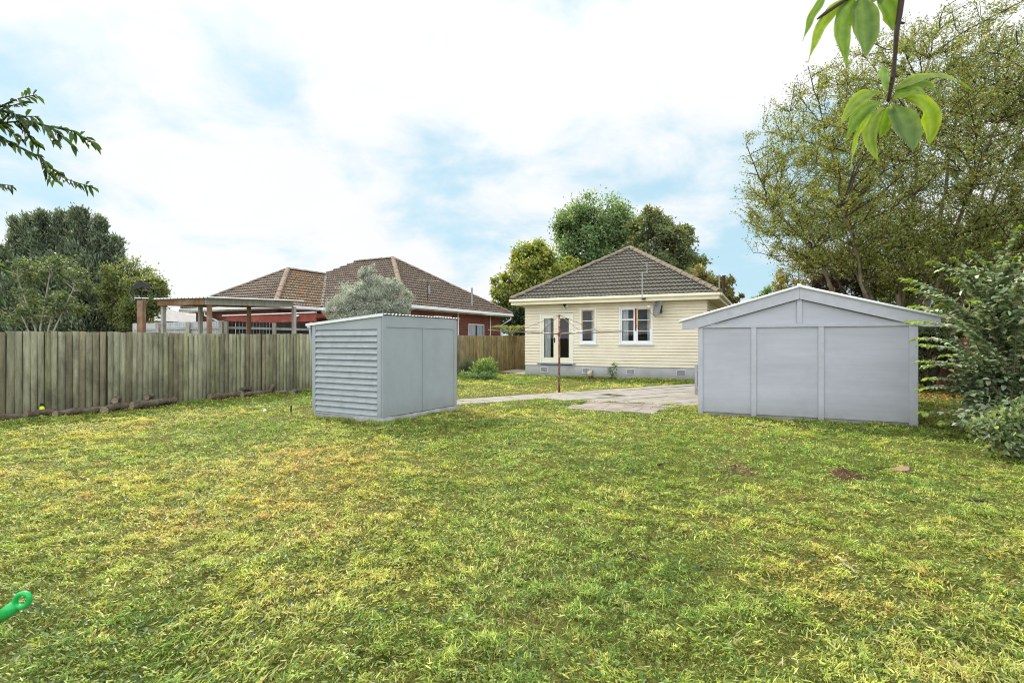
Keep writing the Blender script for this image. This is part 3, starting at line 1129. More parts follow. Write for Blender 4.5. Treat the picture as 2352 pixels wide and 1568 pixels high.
# small side window under the eave
sw = MB().box(HW - 0.03, HW + 0.05, 1.95, 2.02, 2.05, 3.05).box(HW - 0.03, HW + 0.05, 2.68, 2.75, 2.05, 3.05).box(HW - 0.03, HW + 0.05, 2.021, 2.679, 2.98, 3.05).build('window', M_cream2, house)
mb = MB()
mb.add([(HW, 2.02, 2.05), (HW, 2.68, 2.05), (HW, 2.68, 2.98), (HW, 2.02, 2.98)], [(0, 1, 2, 3)])
mb.build('pane', M_glass, sw)
MB().box(HW - 0.5, HW - 0.4, 1.8, 2.9, 2.0, 3.1).build('interior', M_room, house)
# foundation vents
for (px, py) in ((1242, 852), (1346, 857), (1448, 859), (1564, 861)):
    t, zz = along(px + (8 if px < 1250 else 0), py, HO, TH_H)
    zz = 0.30
    w2, h2 = 0.155, 0.105
    v = MB()
    v.box(t - w2 - .02, t + w2 + .02, -0.012, 0.01, zz - h2 - .02, zz - h2).box(t - w2 - .02, t + w2 + .02, -0.012, 0.01, zz + h2, zz + h2 + .02)
    v.box(t - w2 - .02, t - w2, -0.012, 0.01, zz - h2 + .0005, zz + h2 - .0005).box(t + w2, t + w2 + .02, -0.012, 0.01, zz - h2 + .0005, zz + h2 - .0005)
    for i in range(1, 8):
        xx = t - w2 + 2 * w2 * i / 8
        v.box(xx - 0.0035, xx + 0.0035, -0.008, 0.008, zz - h2, zz + h2)
    for i in range(1, 6):
        zc = zz - h2 + 2 * h2 * i / 6
        v.box(t - w2, t + w2, -0.006, 0.006, zc - 0.0035, zc + 0.0035)
    vo = v.build('foundation_vent', M_grate, house)
    MB().box(t - w2, t + w2, 0.004, 0.0105, zz - h2, zz + h2).build('opening_shade', M_black, vo)  # black plate stands in for the shaded hollow behind the grate
# tap
t, zz = along(1417, 844, HO, TH_H)
MB().tube([(t, 0, 0.40), (t, -0.06, 0.40), (t, -0.08, 0.36)], 0.012, 8).tube([(t - 0.03, -0.05, 0.42), (t + 0.03, -0.05, 0.42)], 0.008, 6).build('tap', M_black, house)
# security light
t, zz = along(1298, 698, HO, TH_H)
sl = MB().box(t - 0.05, t + 0.05, -0.13, -0.04, ZT - 0.06, ZT - 0.001).tube([(t, -0.09, ZT - 0.06), (t, -0.10, ZT - 0.13)], 0.02, 8).build('security_light', M_black, house)
for dx in (-0.03, 0.13):
    lm = MB()
    lm.lathe([(0.0, 0), (0.03, 0.0), (0.045, 0.05), (0.06, 0.13), (0.052, 0.13), (0.0, 0.10)], k=14)
    R = Matrix.Rotation(math.radians(112 if dx < 0 else 70), 4, 'X') @ Matrix.Rotation(0.3, 4, 'Y')
    lm.v = [tuple(R @ Vector(v) + Vector((t + dx, -0.09, ZT - 0.15))) for v in lm.v]
    lm.build('lamp_head', M_zinc, sl, smooth=True)
# satellite dish
t, zz = along(1513, 709, HO, TH_H)
ax = Vector((-0.80, -0.56, 0.22)).normalized()
side = ax.cross(Vector((0, 0, 1))).normalized()
upv = side.cross(ax).normalized()
dc = Vector((t + 0.02, -0.42, zz))
mb = MB()
K = 28
vs, fs = [], []
for ring in range(7):
    f = ring / 6
    for j in range(K):
        a = 2 * PI * j / K
        vs.append(dc + side * (0.33 * f * math.cos(a)) + upv * (0.37 * f * math.sin(a)) + ax * (0.075 * f * f - 0.06))
for ring in range(6):
    for j in range(K):
        a, b = ring * K + j, ring * K + (j + 1) % K
        fs.append((a, b, b + K, a + K))
mb.add(vs, fs)
dish = mb.build('satellite_dish', M_dish, house, smooth=True)
sd = dish.modifiers.new('rim', 'SOLIDIFY')
sd.thickness = 0.012
lnb = dc + ax * 0.40 - upv * 0.02
MB().tube([dc - upv * 0.36 + ax * 0.0, dc - upv * 0.25 + ax * 0.25, lnb - ax * 0.02], 0.012, 8).build('feed_arm', M_galv, dish)
MB().tube([lnb - ax * 0.05, lnb + ax * 0.05], [0.035, 0.025], 10).tube([lnb, lnb - upv * 0.05], 0.02, 8).build('receiver', M_white, dish)
MB().box(dc.x + 0.06, dc.x + 0.16, -0.30, -0.2, dc.z - 0.12, dc.z + 0.12).tube([(dc.x + 0.11, -0.25, dc.z - 0.22), (dc.x + 0.11, -0.25, dc.z + 0.2)], 0.022, 8).bar((dc.x + 0.11, -0.25, dc.z - 0.15), (dc.x + 0.13, 0.0, dc.z - 0.15), 0.04).bar((dc.x + 0.11, -0.25, dc.z + 0.1), (dc.x + 0.13, 0.0, dc.z + 0.1), 0.04).build('bracket', M_black, dish)
MB().tube([(dc.x - 0.4, -0.5, 3.33), (dc.x - 0.3, -0.3, 3.22), (dc.x - 0.1, -0.33, 3.08), (dc.x + 0.08, -0.3, dc.z + 0.15)], 0.006, 6).build('cable', M_black, dish)
# tv aerial on the gutter
t, zz = along(1482, 690, HO, TH_H)
ya = -OV - 0.13
an = MB().tube([(t, ya, 3.30), (t, ya, 4.42)], 0.021, 8).build('aerial', M_galv, house)
MB().tube([(t - 0.08, ya, 4.42), (t + 0.24, ya, 4.46)], 0.013, 6).tube([(t + 0.20, ya, 4.40), (t + 0.20, ya, 4.86)], 0.018, 6).build('mast_arm', M_galv, an)
mb = MB().tube([(t - 0.02, ya, 4.84), (t + 0.62, ya, 4.82)], 0.008, 6)
for i in range(7):
    xx = t + 0.05 + i * 0.085
    mb.tube([(xx, ya - 0.16 + 0.01 * i, 4.83), (xx, ya + 0.16 - 0.01 * i, 4.83)], 0.004, 5)
for s in (-1, 1):
    mb.tube([(t + 0.16, ya, 4.8), (t - 0.03, ya + 0.05 * s, 4.8 + s * 0.14)], 0.004, 5)
mb.build('antenna_rods', M_galv, an)
MB().box(t - 0.02, t + 0.14, ya - 0.02, ya + 0.04, 3.33, 3.40).build('clamp', M_black, an)
# vent pipes on the right slope
MB().tube([(HW + 0.25, 3.0, 3.55), (HW + 0.25, 3.0, 4.62)], 0.035, 10).build('vent_pipe', M_galv, house)
MB().tube([(HW + 0.36, 4.2, 3.5), (HW + 0.36, 4.2, 4.6)], 0.055, 10).tube([(HW + 0.36, 4.2, 4.58), (HW + 0.36, 4.2, 4.72)], 0.068, 10).build('flue', mat('brown_flue', (0.07, 0.035, 0.03), 0.3, 6), house)

# broken funnel and weed at the foundation
p = gnd(1362, 867)
sh = MB()
sh.lathe([(0.035, 0.34), (0.06, 0.22), (0.12, 0.10), (0.17, 0.0), (0.155, 0.0), (0.10, 0.10), (0.045, 0.22), (0.02, 0.34)], k=18)
R = Matrix.Rotation(math.radians(28), 4, 'Y') @ Matrix.Rotation(math.radians(58), 4, 'X')
sh.v = [tuple(R @ Vector(v)) for v in sh.v]
mz = min(v[2] for v in sh.v)
sh.v = [(v[0], v[1], v[2] - mz) for v in sh.v]
o = sh.build('clay_funnel', M_bird, smooth=True)
hx = Vector((HO[0], HO[1], 0)) + Vector((math.cos(TH_H), -math.sin(TH_H), 0)) * along(1360, 860, HO, TH_H)[0] - Vector((math.sin(TH_H), math.cos(TH_H), 0)) * 0.32
o.location = (hx.x, hx.y, 0.02)
tag(o, 'broken cream funnel shaped pot leaning on the grey house foundation', 'pot')


# ----------------------------------------------------------------- the grey garage
gar = thing('garage', 'low pitched grey panelled garage with a white edged gable roof', 'garage', (GO[0], GO[1], 0), -TH_G)
GW, GD = 3.87, 5.4
GZ = 1.89
mb = MB()
for a, b in ((0.0, GW),):
    mb.box(0.02, GW - 0.02, 0.018, 0.06, 0.085, GZ)
mb.prism([(0.02, GZ), (GW - 0.02, GZ), (GW / 2, GZ + 0.287 * (GW / 2))], 0.018, 0.06)
mb.build('panel_wall', M_garage, gar)
mb = MB()
mb.box(0.0, 0.05, 0.065, GD, 0.05, GZ).box(GW - 0.05, GW, 0.065, GD, 0.05, GZ).box(0.051, GW - 0.051, GD - 0.05, GD, 0.05, GZ + 0.3)
mb.build('side_wall', M_garage, gar)
MB().box(0.03, GW - 0.03, 0.058, GD - 0.03, -0.1, 0.08).build('concrete_base', M_concrete, gar)
for (a, b, z_lo) in ((-0.012, 0.085, 0.0), (1.045, 1.145, 0.03), (2.265, 2.365, 0.005), (GW - 0.125, GW + 0.012, -0.01)):
    MB().box(a, b, -0.012, 0.017, z_lo, GZ - 0.001).build('batten', M_garage_trim, gar, bevel=0.004)
MB().box(-0.012, GW + 0.012, -0.018, 0.017, GZ, GZ + 0.075).build('top_rail', M_garage_trim, gar, bevel=0.004)
OVG = 0.34
sl_ = 0.287
zr = lambda x: 2.68 - sl_ * abs(x - GW / 2)
MB().box(GW / 2 - 0.045, GW / 2 + 0.045, -0.014, 0.017, GZ + 0.076, zr(GW / 2) - 0.20).build('batten', M_garage_trim, gar, bevel=0.004)
for s in (-1, 1):
    xe = GW / 2 + s * (GW / 2 + OVG)
    xm = GW / 2 + s * 0.0015
    bdz = 0.225
    poly = [(xe, zr(xe)), (xm, zr(xm)), (xm, zr(xm) - bdz), (GW / 2 + s * (GW / 2 + 0.10), zr(GW / 2 + s * (GW / 2 + 0.1)) - bdz), (xe, zr(xe) - 0.16)]
    MB().prism(poly if s < 0 else poly[::-1], -0.055, -0.02).build('barge_board', M_garage_trim, gar)
    # corrugated roof sheet, waves run down the slope
    n = 150
    vs, fs = [], []
    for i in range(n + 1):
        yy = -0.10 + (GD + 0.25) * i / n
        wv = 0.009 * math.sin(i * 2 * PI / 3.0)
        for xx in (GW / 2, xe + s * 0.06):
            vs.append((xx, yy, zr(xx) + 0.022 + wv))
    for i in range(n):
        q = (2 * i, 2 * i + 1, 2 * i + 3, 2 * i + 2)
        fs.append(q if s > 0 else q[::-1])
    m_ = MB()
    m_.add(vs, fs)
    m_.build('roof', M_zinc, gar)
    # rolled white edge flashing
    a = (GW / 2, -0.075, zr(GW / 2) + 0.024)
    b = (xe + s * 0.06, -0.075, zr(xe + s * 0.06) + 0.024)
    MB().tube([a, b], 0.026, 10).build('roof_edge', M_roof_edge, gar, smooth=True)
MB().tube([(GW / 2, -0.09, zr(GW / 2) + 0.035), (GW / 2, GD + 0.15, zr(GW / 2) + 0.035)], 0.045, 10).build('ridge_cap', M_roof_edge, gar, smooth=True)
# low grey gate beside the garage
gp = at(1596, 784, 16.3)
gt = thing('gate', 'low pale grey timber gate beside the patio at the far end of the garage', 'gate', (gp.x, gp.y, 0), -TH_G)
mb = MB().box(0, 0.07, -0.03, 0.04, -0.02, 0.92)
mb.build('gate_post', M_garage_trim, gt)
MB().box(0.08, 0.62, -0.012, 0.018, 0.10, 0.89).build('gate_leaf', M_garage, gt)
for zz in (0.22, 0.74):
    MB().box(0.02, 0.22, -0.045, -0.031, zz - 0.02, zz + 0.02).build('hinge', M_galv, gt)

# ----------------------------------------------------------------- the small shed
shed = thing('garden_shed', 'small square blue grey shed with lapped boards and a corrugated lean-to roof', 'shed', (SO[0], SO[1], 0), -TH_S)
SL, SW = 1.98, 2.42        # left face runs to -x, right face runs to +y
zlo, zhi, zb = 1.97, 2.12, 0.14
ztop = lambda x: zhi + (zlo - zhi) * (-x / SL)
mb = MB()
mb.box(-SL + 0.02, -0.02, 0.02, SW - 0.02, zb - 0.02, 1.94)
mb.build('wall', M_shed, shed)
mb = MB()
boards(mb, lambda u, o, z: (u, 0.016 - o, z), -SL + 0.10, -0.12, zb, 1.84, 14, lip=0.056, gap=0.018, deep=0.056)
mb.build('lapped_boards', M_shed_board, shed)
tr = MB()
tr.box(-SL, -SL + 0.10, -0.03, 0.019, zb - 0.01, ztop(-SL) - 0.02).box(-0.12, 0.0, -0.03, 0.019, zb - 0.03, ztop(0) - 0.01)
tr.prism([(-SL + 0.101, 1.841), (-0.121, 1.841), (-0.121, ztop(-.121) - 0.012), (-SL + 0.101, ztop(-SL + .1) - 0.022)], -0.024, 0.019)
tr.build('corner_trim', M_shed, shed, bevel=0.005)
MB().box(-SL + 0.101, -0.121, -0.022, 0.019, zb - 0.045, zb - 0.004).build('bottom_board', M_shed_board, shed)
rf = MB()
rf.box(-0.019, 0.004, -0.03, SW, zb - 0.02, zhi - 0.006)
rf.build('panel', M_shed, shed)
tr = MB()
tr.box(0.0045, 0.022, -0.03, 0.09, zb - 0.03, zhi - 0.03).box(0.0045, 0.022, SW - 0.085, SW + 0.01, zb - 0.03, zhi - 0.03)
tr.box(0.0045, 0.020, 0.091, SW - 0.086, zhi - 0.24, zhi - 0.008).box(0.0045, 0.020, SW * 0.51 - 0.035, SW * 0.51 + 0.035, zb - 0.015, zhi - 0.241)
tr.build('batten', M_shed, shed, bevel=0.004)
# rough concrete footing
cb = MB()
n = 24
pts = []
ring = [(-SL + 0.02, 0.0), (0.05, -0.05), (0.06, SW + 0.02), (-SL, SW)]
vs, fs = [], []
per = []
for i in range(4):
    a, b = ring[i], ring[(i + 1) % 4]
    for j in range(n):
        per.append((a[0] + (b[0] - a[0]) * j / n, a[1] + (b[1] - a[1]) * j / n))
for (px_, py_) in per:
    o1 = random.uniform(-0.012, 0.02)
    vs += [(px_ * 1.01 + o1, py_ - o1, -0.06), (px_ + o1 * 0.6, py_ - o1 * 0.6, 0.06 + random.uniform(-.01, .01)), (px_ - 0.01, py_ + 0.01, zb - 0.03 + random.uniform(-.008, .004))]
m_ = len(per)
for i in range(m_):
    j = (i + 1) % m_
    for k in range(2):
        fs.append((3 * i + k, 3 * j + k, 3 * j + k + 1, 3 * i + k + 1))
fs.append(tuple(3 * i + 2 for i in range(m_)))
cb.add(vs, fs)
cb.build('concrete_footing', M_concrete, shed)
# corrugated roof
n = 25 * 8
vs, fs = [], []
for i in range(n + 1):
    yy = -0.06 + (SW + 0.14) * i / n
    wv = 0.010 * math.sin(i * 2 * PI / 8)
    for xx in (0.05, -SL - 0.13):
        vs.append((xx, yy, ztop(xx) + 0.016 + wv))
for i in range(n):
    fs.append((2 * i, 2 * i + 2, 2 * i + 3, 2 * i + 1))
cb = MB()
cb.add(vs, fs)
ro = cb.build('roof', mat('dull_zinc', (0.52, 0.54, 0.56), 0.15, 4, 0.5, 0.4, 0.2), shed)
s_ = ro.modifiers.new('thick', 'SOLIDIFY')
s_.thickness = 0.003
MB().bar((0.06, -0.055, ztop(.06) - 0.005), (-SL - 0.16, -0.055, ztop(-SL - .16) - 0.005), 0.018, 0.055).build('barge_flashing', M_roof_edge, shed)
MB().bar((-SL - 0.10, -0.05, zlo - 0.05), (-SL - 0.10, SW + 0.05, zlo - 0.05), 0.10, 0.085).build('gutter', M_zinc, shed, bevel=0.015)
MB().tube([(-SL - 0.09, 0.0, zlo - 0.09), (-SL - 0.085, 0.0, zlo - 0.2), (-SL - 0.045, 0.03, zlo - 0.42), (-SL - 0.045, 0.03, 0.75)], 0.03, 10).build('downpipe', M_shed, shed, smooth=True)


# ----------------------------------------------------------------- boundary fence
fence = thing('paling_fence', 'long mossy timber paling fence along the left boundary', 'fence', tuple(FP0), 0)
vs, fs, cs = [], [], []
nrm = Vector((FD.y, -FD.x, 0))
s = -7.0
k = 0
while s < 25.0:
    w = random.uniform(0.106, 0.130)
    d_here = 11.05 + FD.y * s
    top = 1.805 + 0.006 * (d_here - 11) + random.uniform(-0.012, 0.010) + 0.012 * math.sin(s * 0.9)
    off = random.uniform(-0.006, 0.006)
    lean = random.uniform(-0.012, 0.012)
    a = FD * s + nrm * off
    b = FD * (s + w) + nrm * (off + random.uniform(-0.005, 0.005))
    n0 = len(vs)
    for p, t_ in ((a, top), (b, top + random.uniform(-0.006, 0.006))):
        for q in (0, -0.018):
            vs.append((p.x + nrm.x * q, p.y + nrm.y * q, -0.03))
            vs.append((p.x + nrm.x * q + FD.x * lean, p.y + nrm.y * q + FD.y * lean, t_))
    fs += [(n0, n0 + 4, n0 + 5, n0 + 1), (n0 + 2, n0 + 3, n0 + 7, n0 + 6), (n0, n0 + 1, n0 + 3, n0 + 2), (n0 + 4, n0 + 6, n0 + 7, n0 + 5), (n0 + 1, n0 + 5, n0 + 7, n0 + 3)]
    far = np.clip((s - 9.5) / 2.5, 0, 1)
    brown = np.clip((s - 15.5) / 2.5, 0, 1)
    mossy = np.array((0.262, 0.256, 0.168)) * np.clip(1 - far, 0, 1) + np.array((0.345, 0.325, 0.262)) * far
    mossy = mossy * (1 - brown) + np.array((0.26, 0.205, 0.10)) * brown
    r_ = random.random()
    if r_ < 0.18:
        mossy = mossy * 0.65 + np.array((0.20, 0.22, 0.07)) * 0.38
    elif r_ < 0.36:
        mossy = mossy * np.array((1.0, 0.92, 0.88)) * 0.86
    elif r_ < 0.5:
        mossy = mossy * 1.18
    c = mossy * random.uniform(0.78, 1.16)
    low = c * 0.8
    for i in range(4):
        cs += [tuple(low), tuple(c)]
    s += w + random.choice((0.007, 0.010, 0.014)) * (1.0 if random.random() < 0.94 else 4)
    k += 1
lt = np.full(len(fs), 4)
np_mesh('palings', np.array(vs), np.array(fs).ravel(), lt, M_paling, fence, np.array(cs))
mb = MB()
s = -7.0
while s < 25:
    a, b = FD * s - nrm * 0.021, FD * (s + 0.124) - nrm * 0.021
    mb.bar((a.x, a.y, 0.87), (b.x, b.y, 0.87), 0.008, 1.74)
    s += 0.125
mb.build('gap_backing', mat('dark_gap_backing', (0.045, 0.042, 0.03), 0.3, 4, 0.95, 0.05), fence)  # added dark backing, standing in for shade in the paling gaps
mb = MB()
for zz in (0.35, 1.0, 1.6):
    a = FD * -7.0 - nrm * 0.045
    b = FD * 25.0 - nrm * 0.045
    mb.bar((a.x, a.y, zz), (b.x, b.y, zz), 0.045, 0.09)
mb.build('rails', M_silver_wood, fence)
for i in range(13):
    p = FD * (-6.5 + i * 2.5) - nrm * 0.12
    MB().box(p.x - 0.05, p.x + 0.05, p.y - 0.05, p.y + 0.05, -0.05, 1.72).build('post', M_silver_wood, fence)

# ----------------------------------------------------------------- logs along the fence
def log(pix, r, label, lift=0.0, knots=0):
    r *= 1.3
    lift += 0.02
    pts = []
    base = gnd(*pix[0][:2])
    for q in pix:
        g_ = gnd(q[0], q[1])
        pts.append(Vector((g_.x, g_.y, r * 0.8 + lift + (q[2] if len(q) > 2 else 0))))
    fine = []
    for i in range(len(pts) - 1):
        m = 5
        for j in range(m):
            f = j / m
            p = pts[i].lerp(pts[i + 1], f)
            fine.append(p + Vector((random.uniform(-1, 1), random.uniform(-1, 1), random.uniform(-1, 1))) * r * 0.14)
    fine.append(pts[-1])
    o0 = fine[0].copy()
    rad = [r * random.uniform(0.84, 1.12) * (1 - 0.18 * i / len(fine)) for i in range(len(fine))]
    t = thing('log', label, 'log', tuple(o0), 0, 'rough logs lying along the foot of the fence')
    b = MB().tube([p - o0 for p in fine], rad, 9, cap=False)
    bo_ = b.build('bark', M_log, t, smooth=True)
    for e, nx_, rr in ((fine[0], fine[1], rad[0]), (fine[-1], fine[-2], rad[-1])):
        d = (e - nx_).normalized()
        sx = d.orthogonal().normalized()
        sy = d.cross(sx)
        m_ = MB()
        m_.add([e - o0 + (sx * math.cos(2 * PI * j / 12) + sy * math.sin(2 * PI * j / 12)) * rr * 0.985 - d * 0.004 for j in range(12)], [tuple(range(12))])
        m_.build('cut_end', M_cut_log, t)


log([(-40, 968), (20, 967), (50, 964)], 0.055, 'dark split log at the left edge of the photo by the fence')
log([(60, 962), (95, 958), (124, 956)], 0.07, 'short thick log with the yellow bottle standing behind it')
log([(126, 960), (185, 952), (247, 947)], 0.062, 'longest thin log running along the fence foot')
log([(238, 950), (268, 943), (302, 940)], 0.07, 'grey log with a forked stump resting against its right half')
log([(262, 941, 0.13), (280, 933, 0.16), (295, 930, 0.24)], 0.06, 'short forked stump tilted up on the log pile')
log([(302, 942), (350, 936), (400, 929)], 0.082, 'thickest bark covered log with a curved branch on top')
log([(336, 932, 0.14), (360, 927, 0.20), (380, 927, 0.13)], 0.055, 'curved bent branch lying on the thickest log')
log([(446, 918), (462, 916), (478, 916)], 0.075, 'stubby log at the left of the far log row')
log([(480, 920), (515, 917), (552, 913)], 0.075, 'pale barked log under a thinner stick in the far row')
log([(514, 912, 0.13), (545, 910, 0.14), (577, 908, 0.14)], 0.05, 'thin pale stick resting on top of the far logs')
log([(555, 914), (595, 909), (618, 905), (628, 902, 0.14)], 0.06, 'log with an upturned knobbly end in the far row')
log([(634, 906), (648, 906), (660, 906)], 0.05, 'small smooth log lying past the upturned end')
log([(670, 907), (680, 904), (690, 903)], 0.06, 'reddish stub log nearest the small shed')
# yellow bottle
p = gnd(78, 960)
p = p + Vector((-0.05, 0.25, 0))
yb = thing('bottle', 'bright yellow bottle with a dark cap standing against the fence', 'bottle', (p.x, p.y, 0))
MB().lathe([(0.0, 0), (0.055, 0.0), (0.055, 0.12), (0.04, 0.2), (0.022, 0.23), (0.0, 0.23)], k=16).build('body', M_yellow, yb, smooth=True)
MB().lathe([(0.0, 0.225), (0.032, 0.225), (0.030, 0.28), (0.0, 0.285)], k=14).build('cap', M_black, yb)
# ball, stake
p = gnd(608, 950)
m_ = MB().lathe([(0.04 * math.sin(PI * i / 10), 0.04 - 0.04 * math.cos(PI * i / 10)) for i in range(11)], k=16)
o = m_.build('ball', M_white, smooth=True)
o.location = (p.x, p.y, 0.03)
tag(o, 'small white ball lying in the grass left of the small shed', 'ball')
p = gnd(667, 951)
o = MB().bar((0, 0, -0.05), (0.02, 0, 0.19), 0.025, 0.035).build('stake', M_dark_bark)
o.location = (p.x, p.y, 0)
tag(o, 'short dark stake sticking up from the lawn beside the small shed', 'stake')


# stump, soil heaps, sticks
def heap(name, px, py, rx, ry, h, label, seed):
    c = gnd(px, py)
    r2 = random.Random(seed)
    vs, fs = [], []
    NR, NA = 9, 30
    for i in range(NR + 1):
        for j in range(NA):
            f = i / NR
            a = 2 * PI * j / NA
            k_ = 1 + 0.25 * math.sin(3 * a + seed) + 0.12 * math.sin(7 * a)
            vs.append((rx * f * k_ * math.cos(a), ry * f * k_ * math.sin(a), (h * (1 - f) ** 0.8 + r2.uniform(-1, 1) * h * 0.35) * (1 if i < NR else 0) - (0.02 if i == NR else 0)))
    for i in range(NR):
        for j in range(NA):
            a, b = i * NA + j, i * NA + (j + 1) % NA
            fs.append((a, a + NA, b + NA, b))
    m_ = MB()
    m_.add(vs, fs)
    o = m_.build(name, M_soil)
    o.location = (c.x, c.y, gz(c.x, c.y) - 0.005)
    return tag(o, label, 'soil')


heap('soil_heap', 1938, 1096, 0.22, 0.15, 0.085, 'small heap of loose red brown soil left of the cut stump', 3)
heap('soil_patch', 1688, 1080, 0.28, 0.26, 0.05, 'flat bare brown patch in the lawn in front of the garage', 5)
p = gnd(2068, 1086)
st = thing('tree_stump', 'low freshly cut tree stump in the lawn in front of the garage', 'stump', (p.x, p.y, gz(p.x, p.y)))
K = 18
rr = [0.115 * (1 + 0.18 * math.sin(3 * 2 * PI * j / K) + random.uniform(-.06, .06)) for j in range(K)]
vs = [(rr[j] * 1.25 * math.cos(2 * PI * j / K), rr[j] * 0.95 * math.sin(2 * PI * j / K), -0.02) for j in range(K)] + [(rr[j] * math.cos(2 * PI * j / K), rr[j] * 0.8 * math.sin(2 * PI * j / K), 0.055 + 0.02 * math.cos(2 * PI * j / K)) for j in range(K)]
m_ = MB()
m_.add(vs, [(j, (j + 1) % K, (j + 1) % K + K, j + K) for j in range(K)])
m_.build('bark', M_log, st)
m_ = MB()
m_.add([(v[0], v[1], v[2] + 0.001) for v in vs[K:]], [tuple(range(K))])
m_.build('cut_face', M_cut, st)


def stick(pix, r, label, m=M_dark_bark):
    pts = [gnd(*q) + Vector((0, 0, 0.035)) for q in pix]
    o0 = pts[0].copy()
    fine = []
    for a, b in zip(pts[:-1], pts[1:]):
        for f in (0, .33, .66):
            fine.append(a.lerp(b, f) - o0 + Vector((random.uniform(-1, 1), random.uniform(-1, 1), random.uniform(-.3, 1))) * 0.008)
    fine.append(pts[-1] - o0)
    o = MB().tube(fine, [r * (1 - 0.4 * i / len(fine)) for i in range(len(fine))], 7).build('stick', m, smooth=True)
    o.location = o0
    tag(o, label, 'stick')


stick([(1410, 1286), (1440, 1279), (1460, 1288), (1490, 1296)], 0.011, 'dark crooked twig lying in the middle of the lawn')
stick([(1928, 1292), (1950, 1315), (1972, 1337)], 0.010, 'pale straight stick beside the worn patch on the right lawn', M_pale_bark)
stick([(1510, 1075), (1525, 1070), (1545, 1069)], 0.012, 'short dark twig lying far out on the lawn left of the bare patch')
stick([(2225, 1155), (2250, 1158), (2285, 1160)], 0.014, 'brown stick lying near the low bush at the right')
stick([(2040, 1080), (2020, 1083), (1990, 1082)], 0.008, 'thin twig between the stump and the soil heap')


# ----------------------------------------------------------------- clothesline
cl = gnd(1284.5, 903)
line = thing('clothesline', 'rotary clothesline with a rusty red pole and four steel arms', 'clothesline', (cl.x, cl.y, 0), math.radians(20))
MB().tube([(0, 0, -0.05), (0, 0, 2.43)], 0.032, 12).build('pole', M_rust, line, smooth=True)
MB().tube([(0, 0, 1.77), (0, 0, 1.87)], 0.055, 12).build('hub', M_rust, line)
ang = [0, PI / 2, PI, 3 * PI / 2]
R_ = 2.3
for i, a in enumerate(ang):
    c, s_ = math.cos(a), math.sin(a)
    pts = [(0.04 * c, 0.04 * s_, 1.83), (0.9 * c, 0.9 * s_, 1.865), (R_ * c, R_ * s_, 1.93)]
    MB().tube(pts, 0.014, 8).build('arm', M_galv if i % 2 else M_wire, line, smooth=True)
    MB().tube([(0, 0, 2.42), (1.42 * c, 1.42 * s_, 1.895)], 0.007, 6).build('stay', M_wire, line)
mb = MB()
for r in (1.6, 2.2):
    for i in range(4):
        a, b = ang[i], ang[(i + 1) % 4]
        zz = 1.86 + (r - 0.9) / 1.4 * 0.07 + 0.02
        mb.tube([(r * math.cos(a), r * math.sin(a), zz), (r * math.cos(b), r * math.sin(b), zz)], 0.0015, 4)
mb.build('wire', M_wire, line)

# ----------------------------------------------------------------- broom handle at the left edge
tip = at(66, 1366, 1.27)
end = at(-300, 1655, 1.35)
d = (end - tip).normalized()
end = tip + d * (tip.z - 0.06) / (-d.z)
br = thing('broom', 'green plastic broom handle poking in at the lower left with a hanging loop', 'broom', (end.x, end.y, 0))
o0 = Vector((end.x, end.y, 0))
fwd = Vector((0, 1, 0))
sd_ = d.cross(fwd).normalized()
lc = tip + d * 0.022 - o0
ring = []
K = 22
mb = MB()
for j in range(K + 1):
    a = 2 * PI * j / K
    ring.append(lc + d * (math.cos(a) * 0.021) + sd_ * (math.sin(a) * 0.0145))
mb.tube(ring, 0.0062, 8, cap=False)
mb.tube([lc + d * 0.020, lc + d * 0.034, lc + d * 0.036, lc + d * 0.062, lc + d * 0.064, lc + d * 0.075], [0.010, 0.0138, 0.0142, 0.0148, 0.012, 0.0108], 14)
mb.build('hanging_loop', M_green, br, smooth=True)
MB().tube([lc + d * 0.07, end - o0], 0.0108, 12).build('handle', mat('dark_green_plastic', (0.005, 0.16, 0.045), 0.05, 3, 0.35, 0.5, bstr=0), br, smooth=True)
MB().box(-0.16, 0.16, -0.03, 0.03, 0.07, 0.12).build('brush_head', M_green, br)
mb = MB()
for i in range(16):
    for j in range(3):
        xx, yy = -0.15 + i * 0.02, -0.02 + j * 0.02
        mb.bar((xx, yy, 0.07), (xx * 1.15, yy * 1.5, 0.0), 0.014)
mb.build('bristles', M_black, br)


# ----------------------------------------------------------------- foliage
def branch_tubes(mb, segs, k=5):
    for pts, r in segs:
        mb.tube(pts, r, k, cap=False)


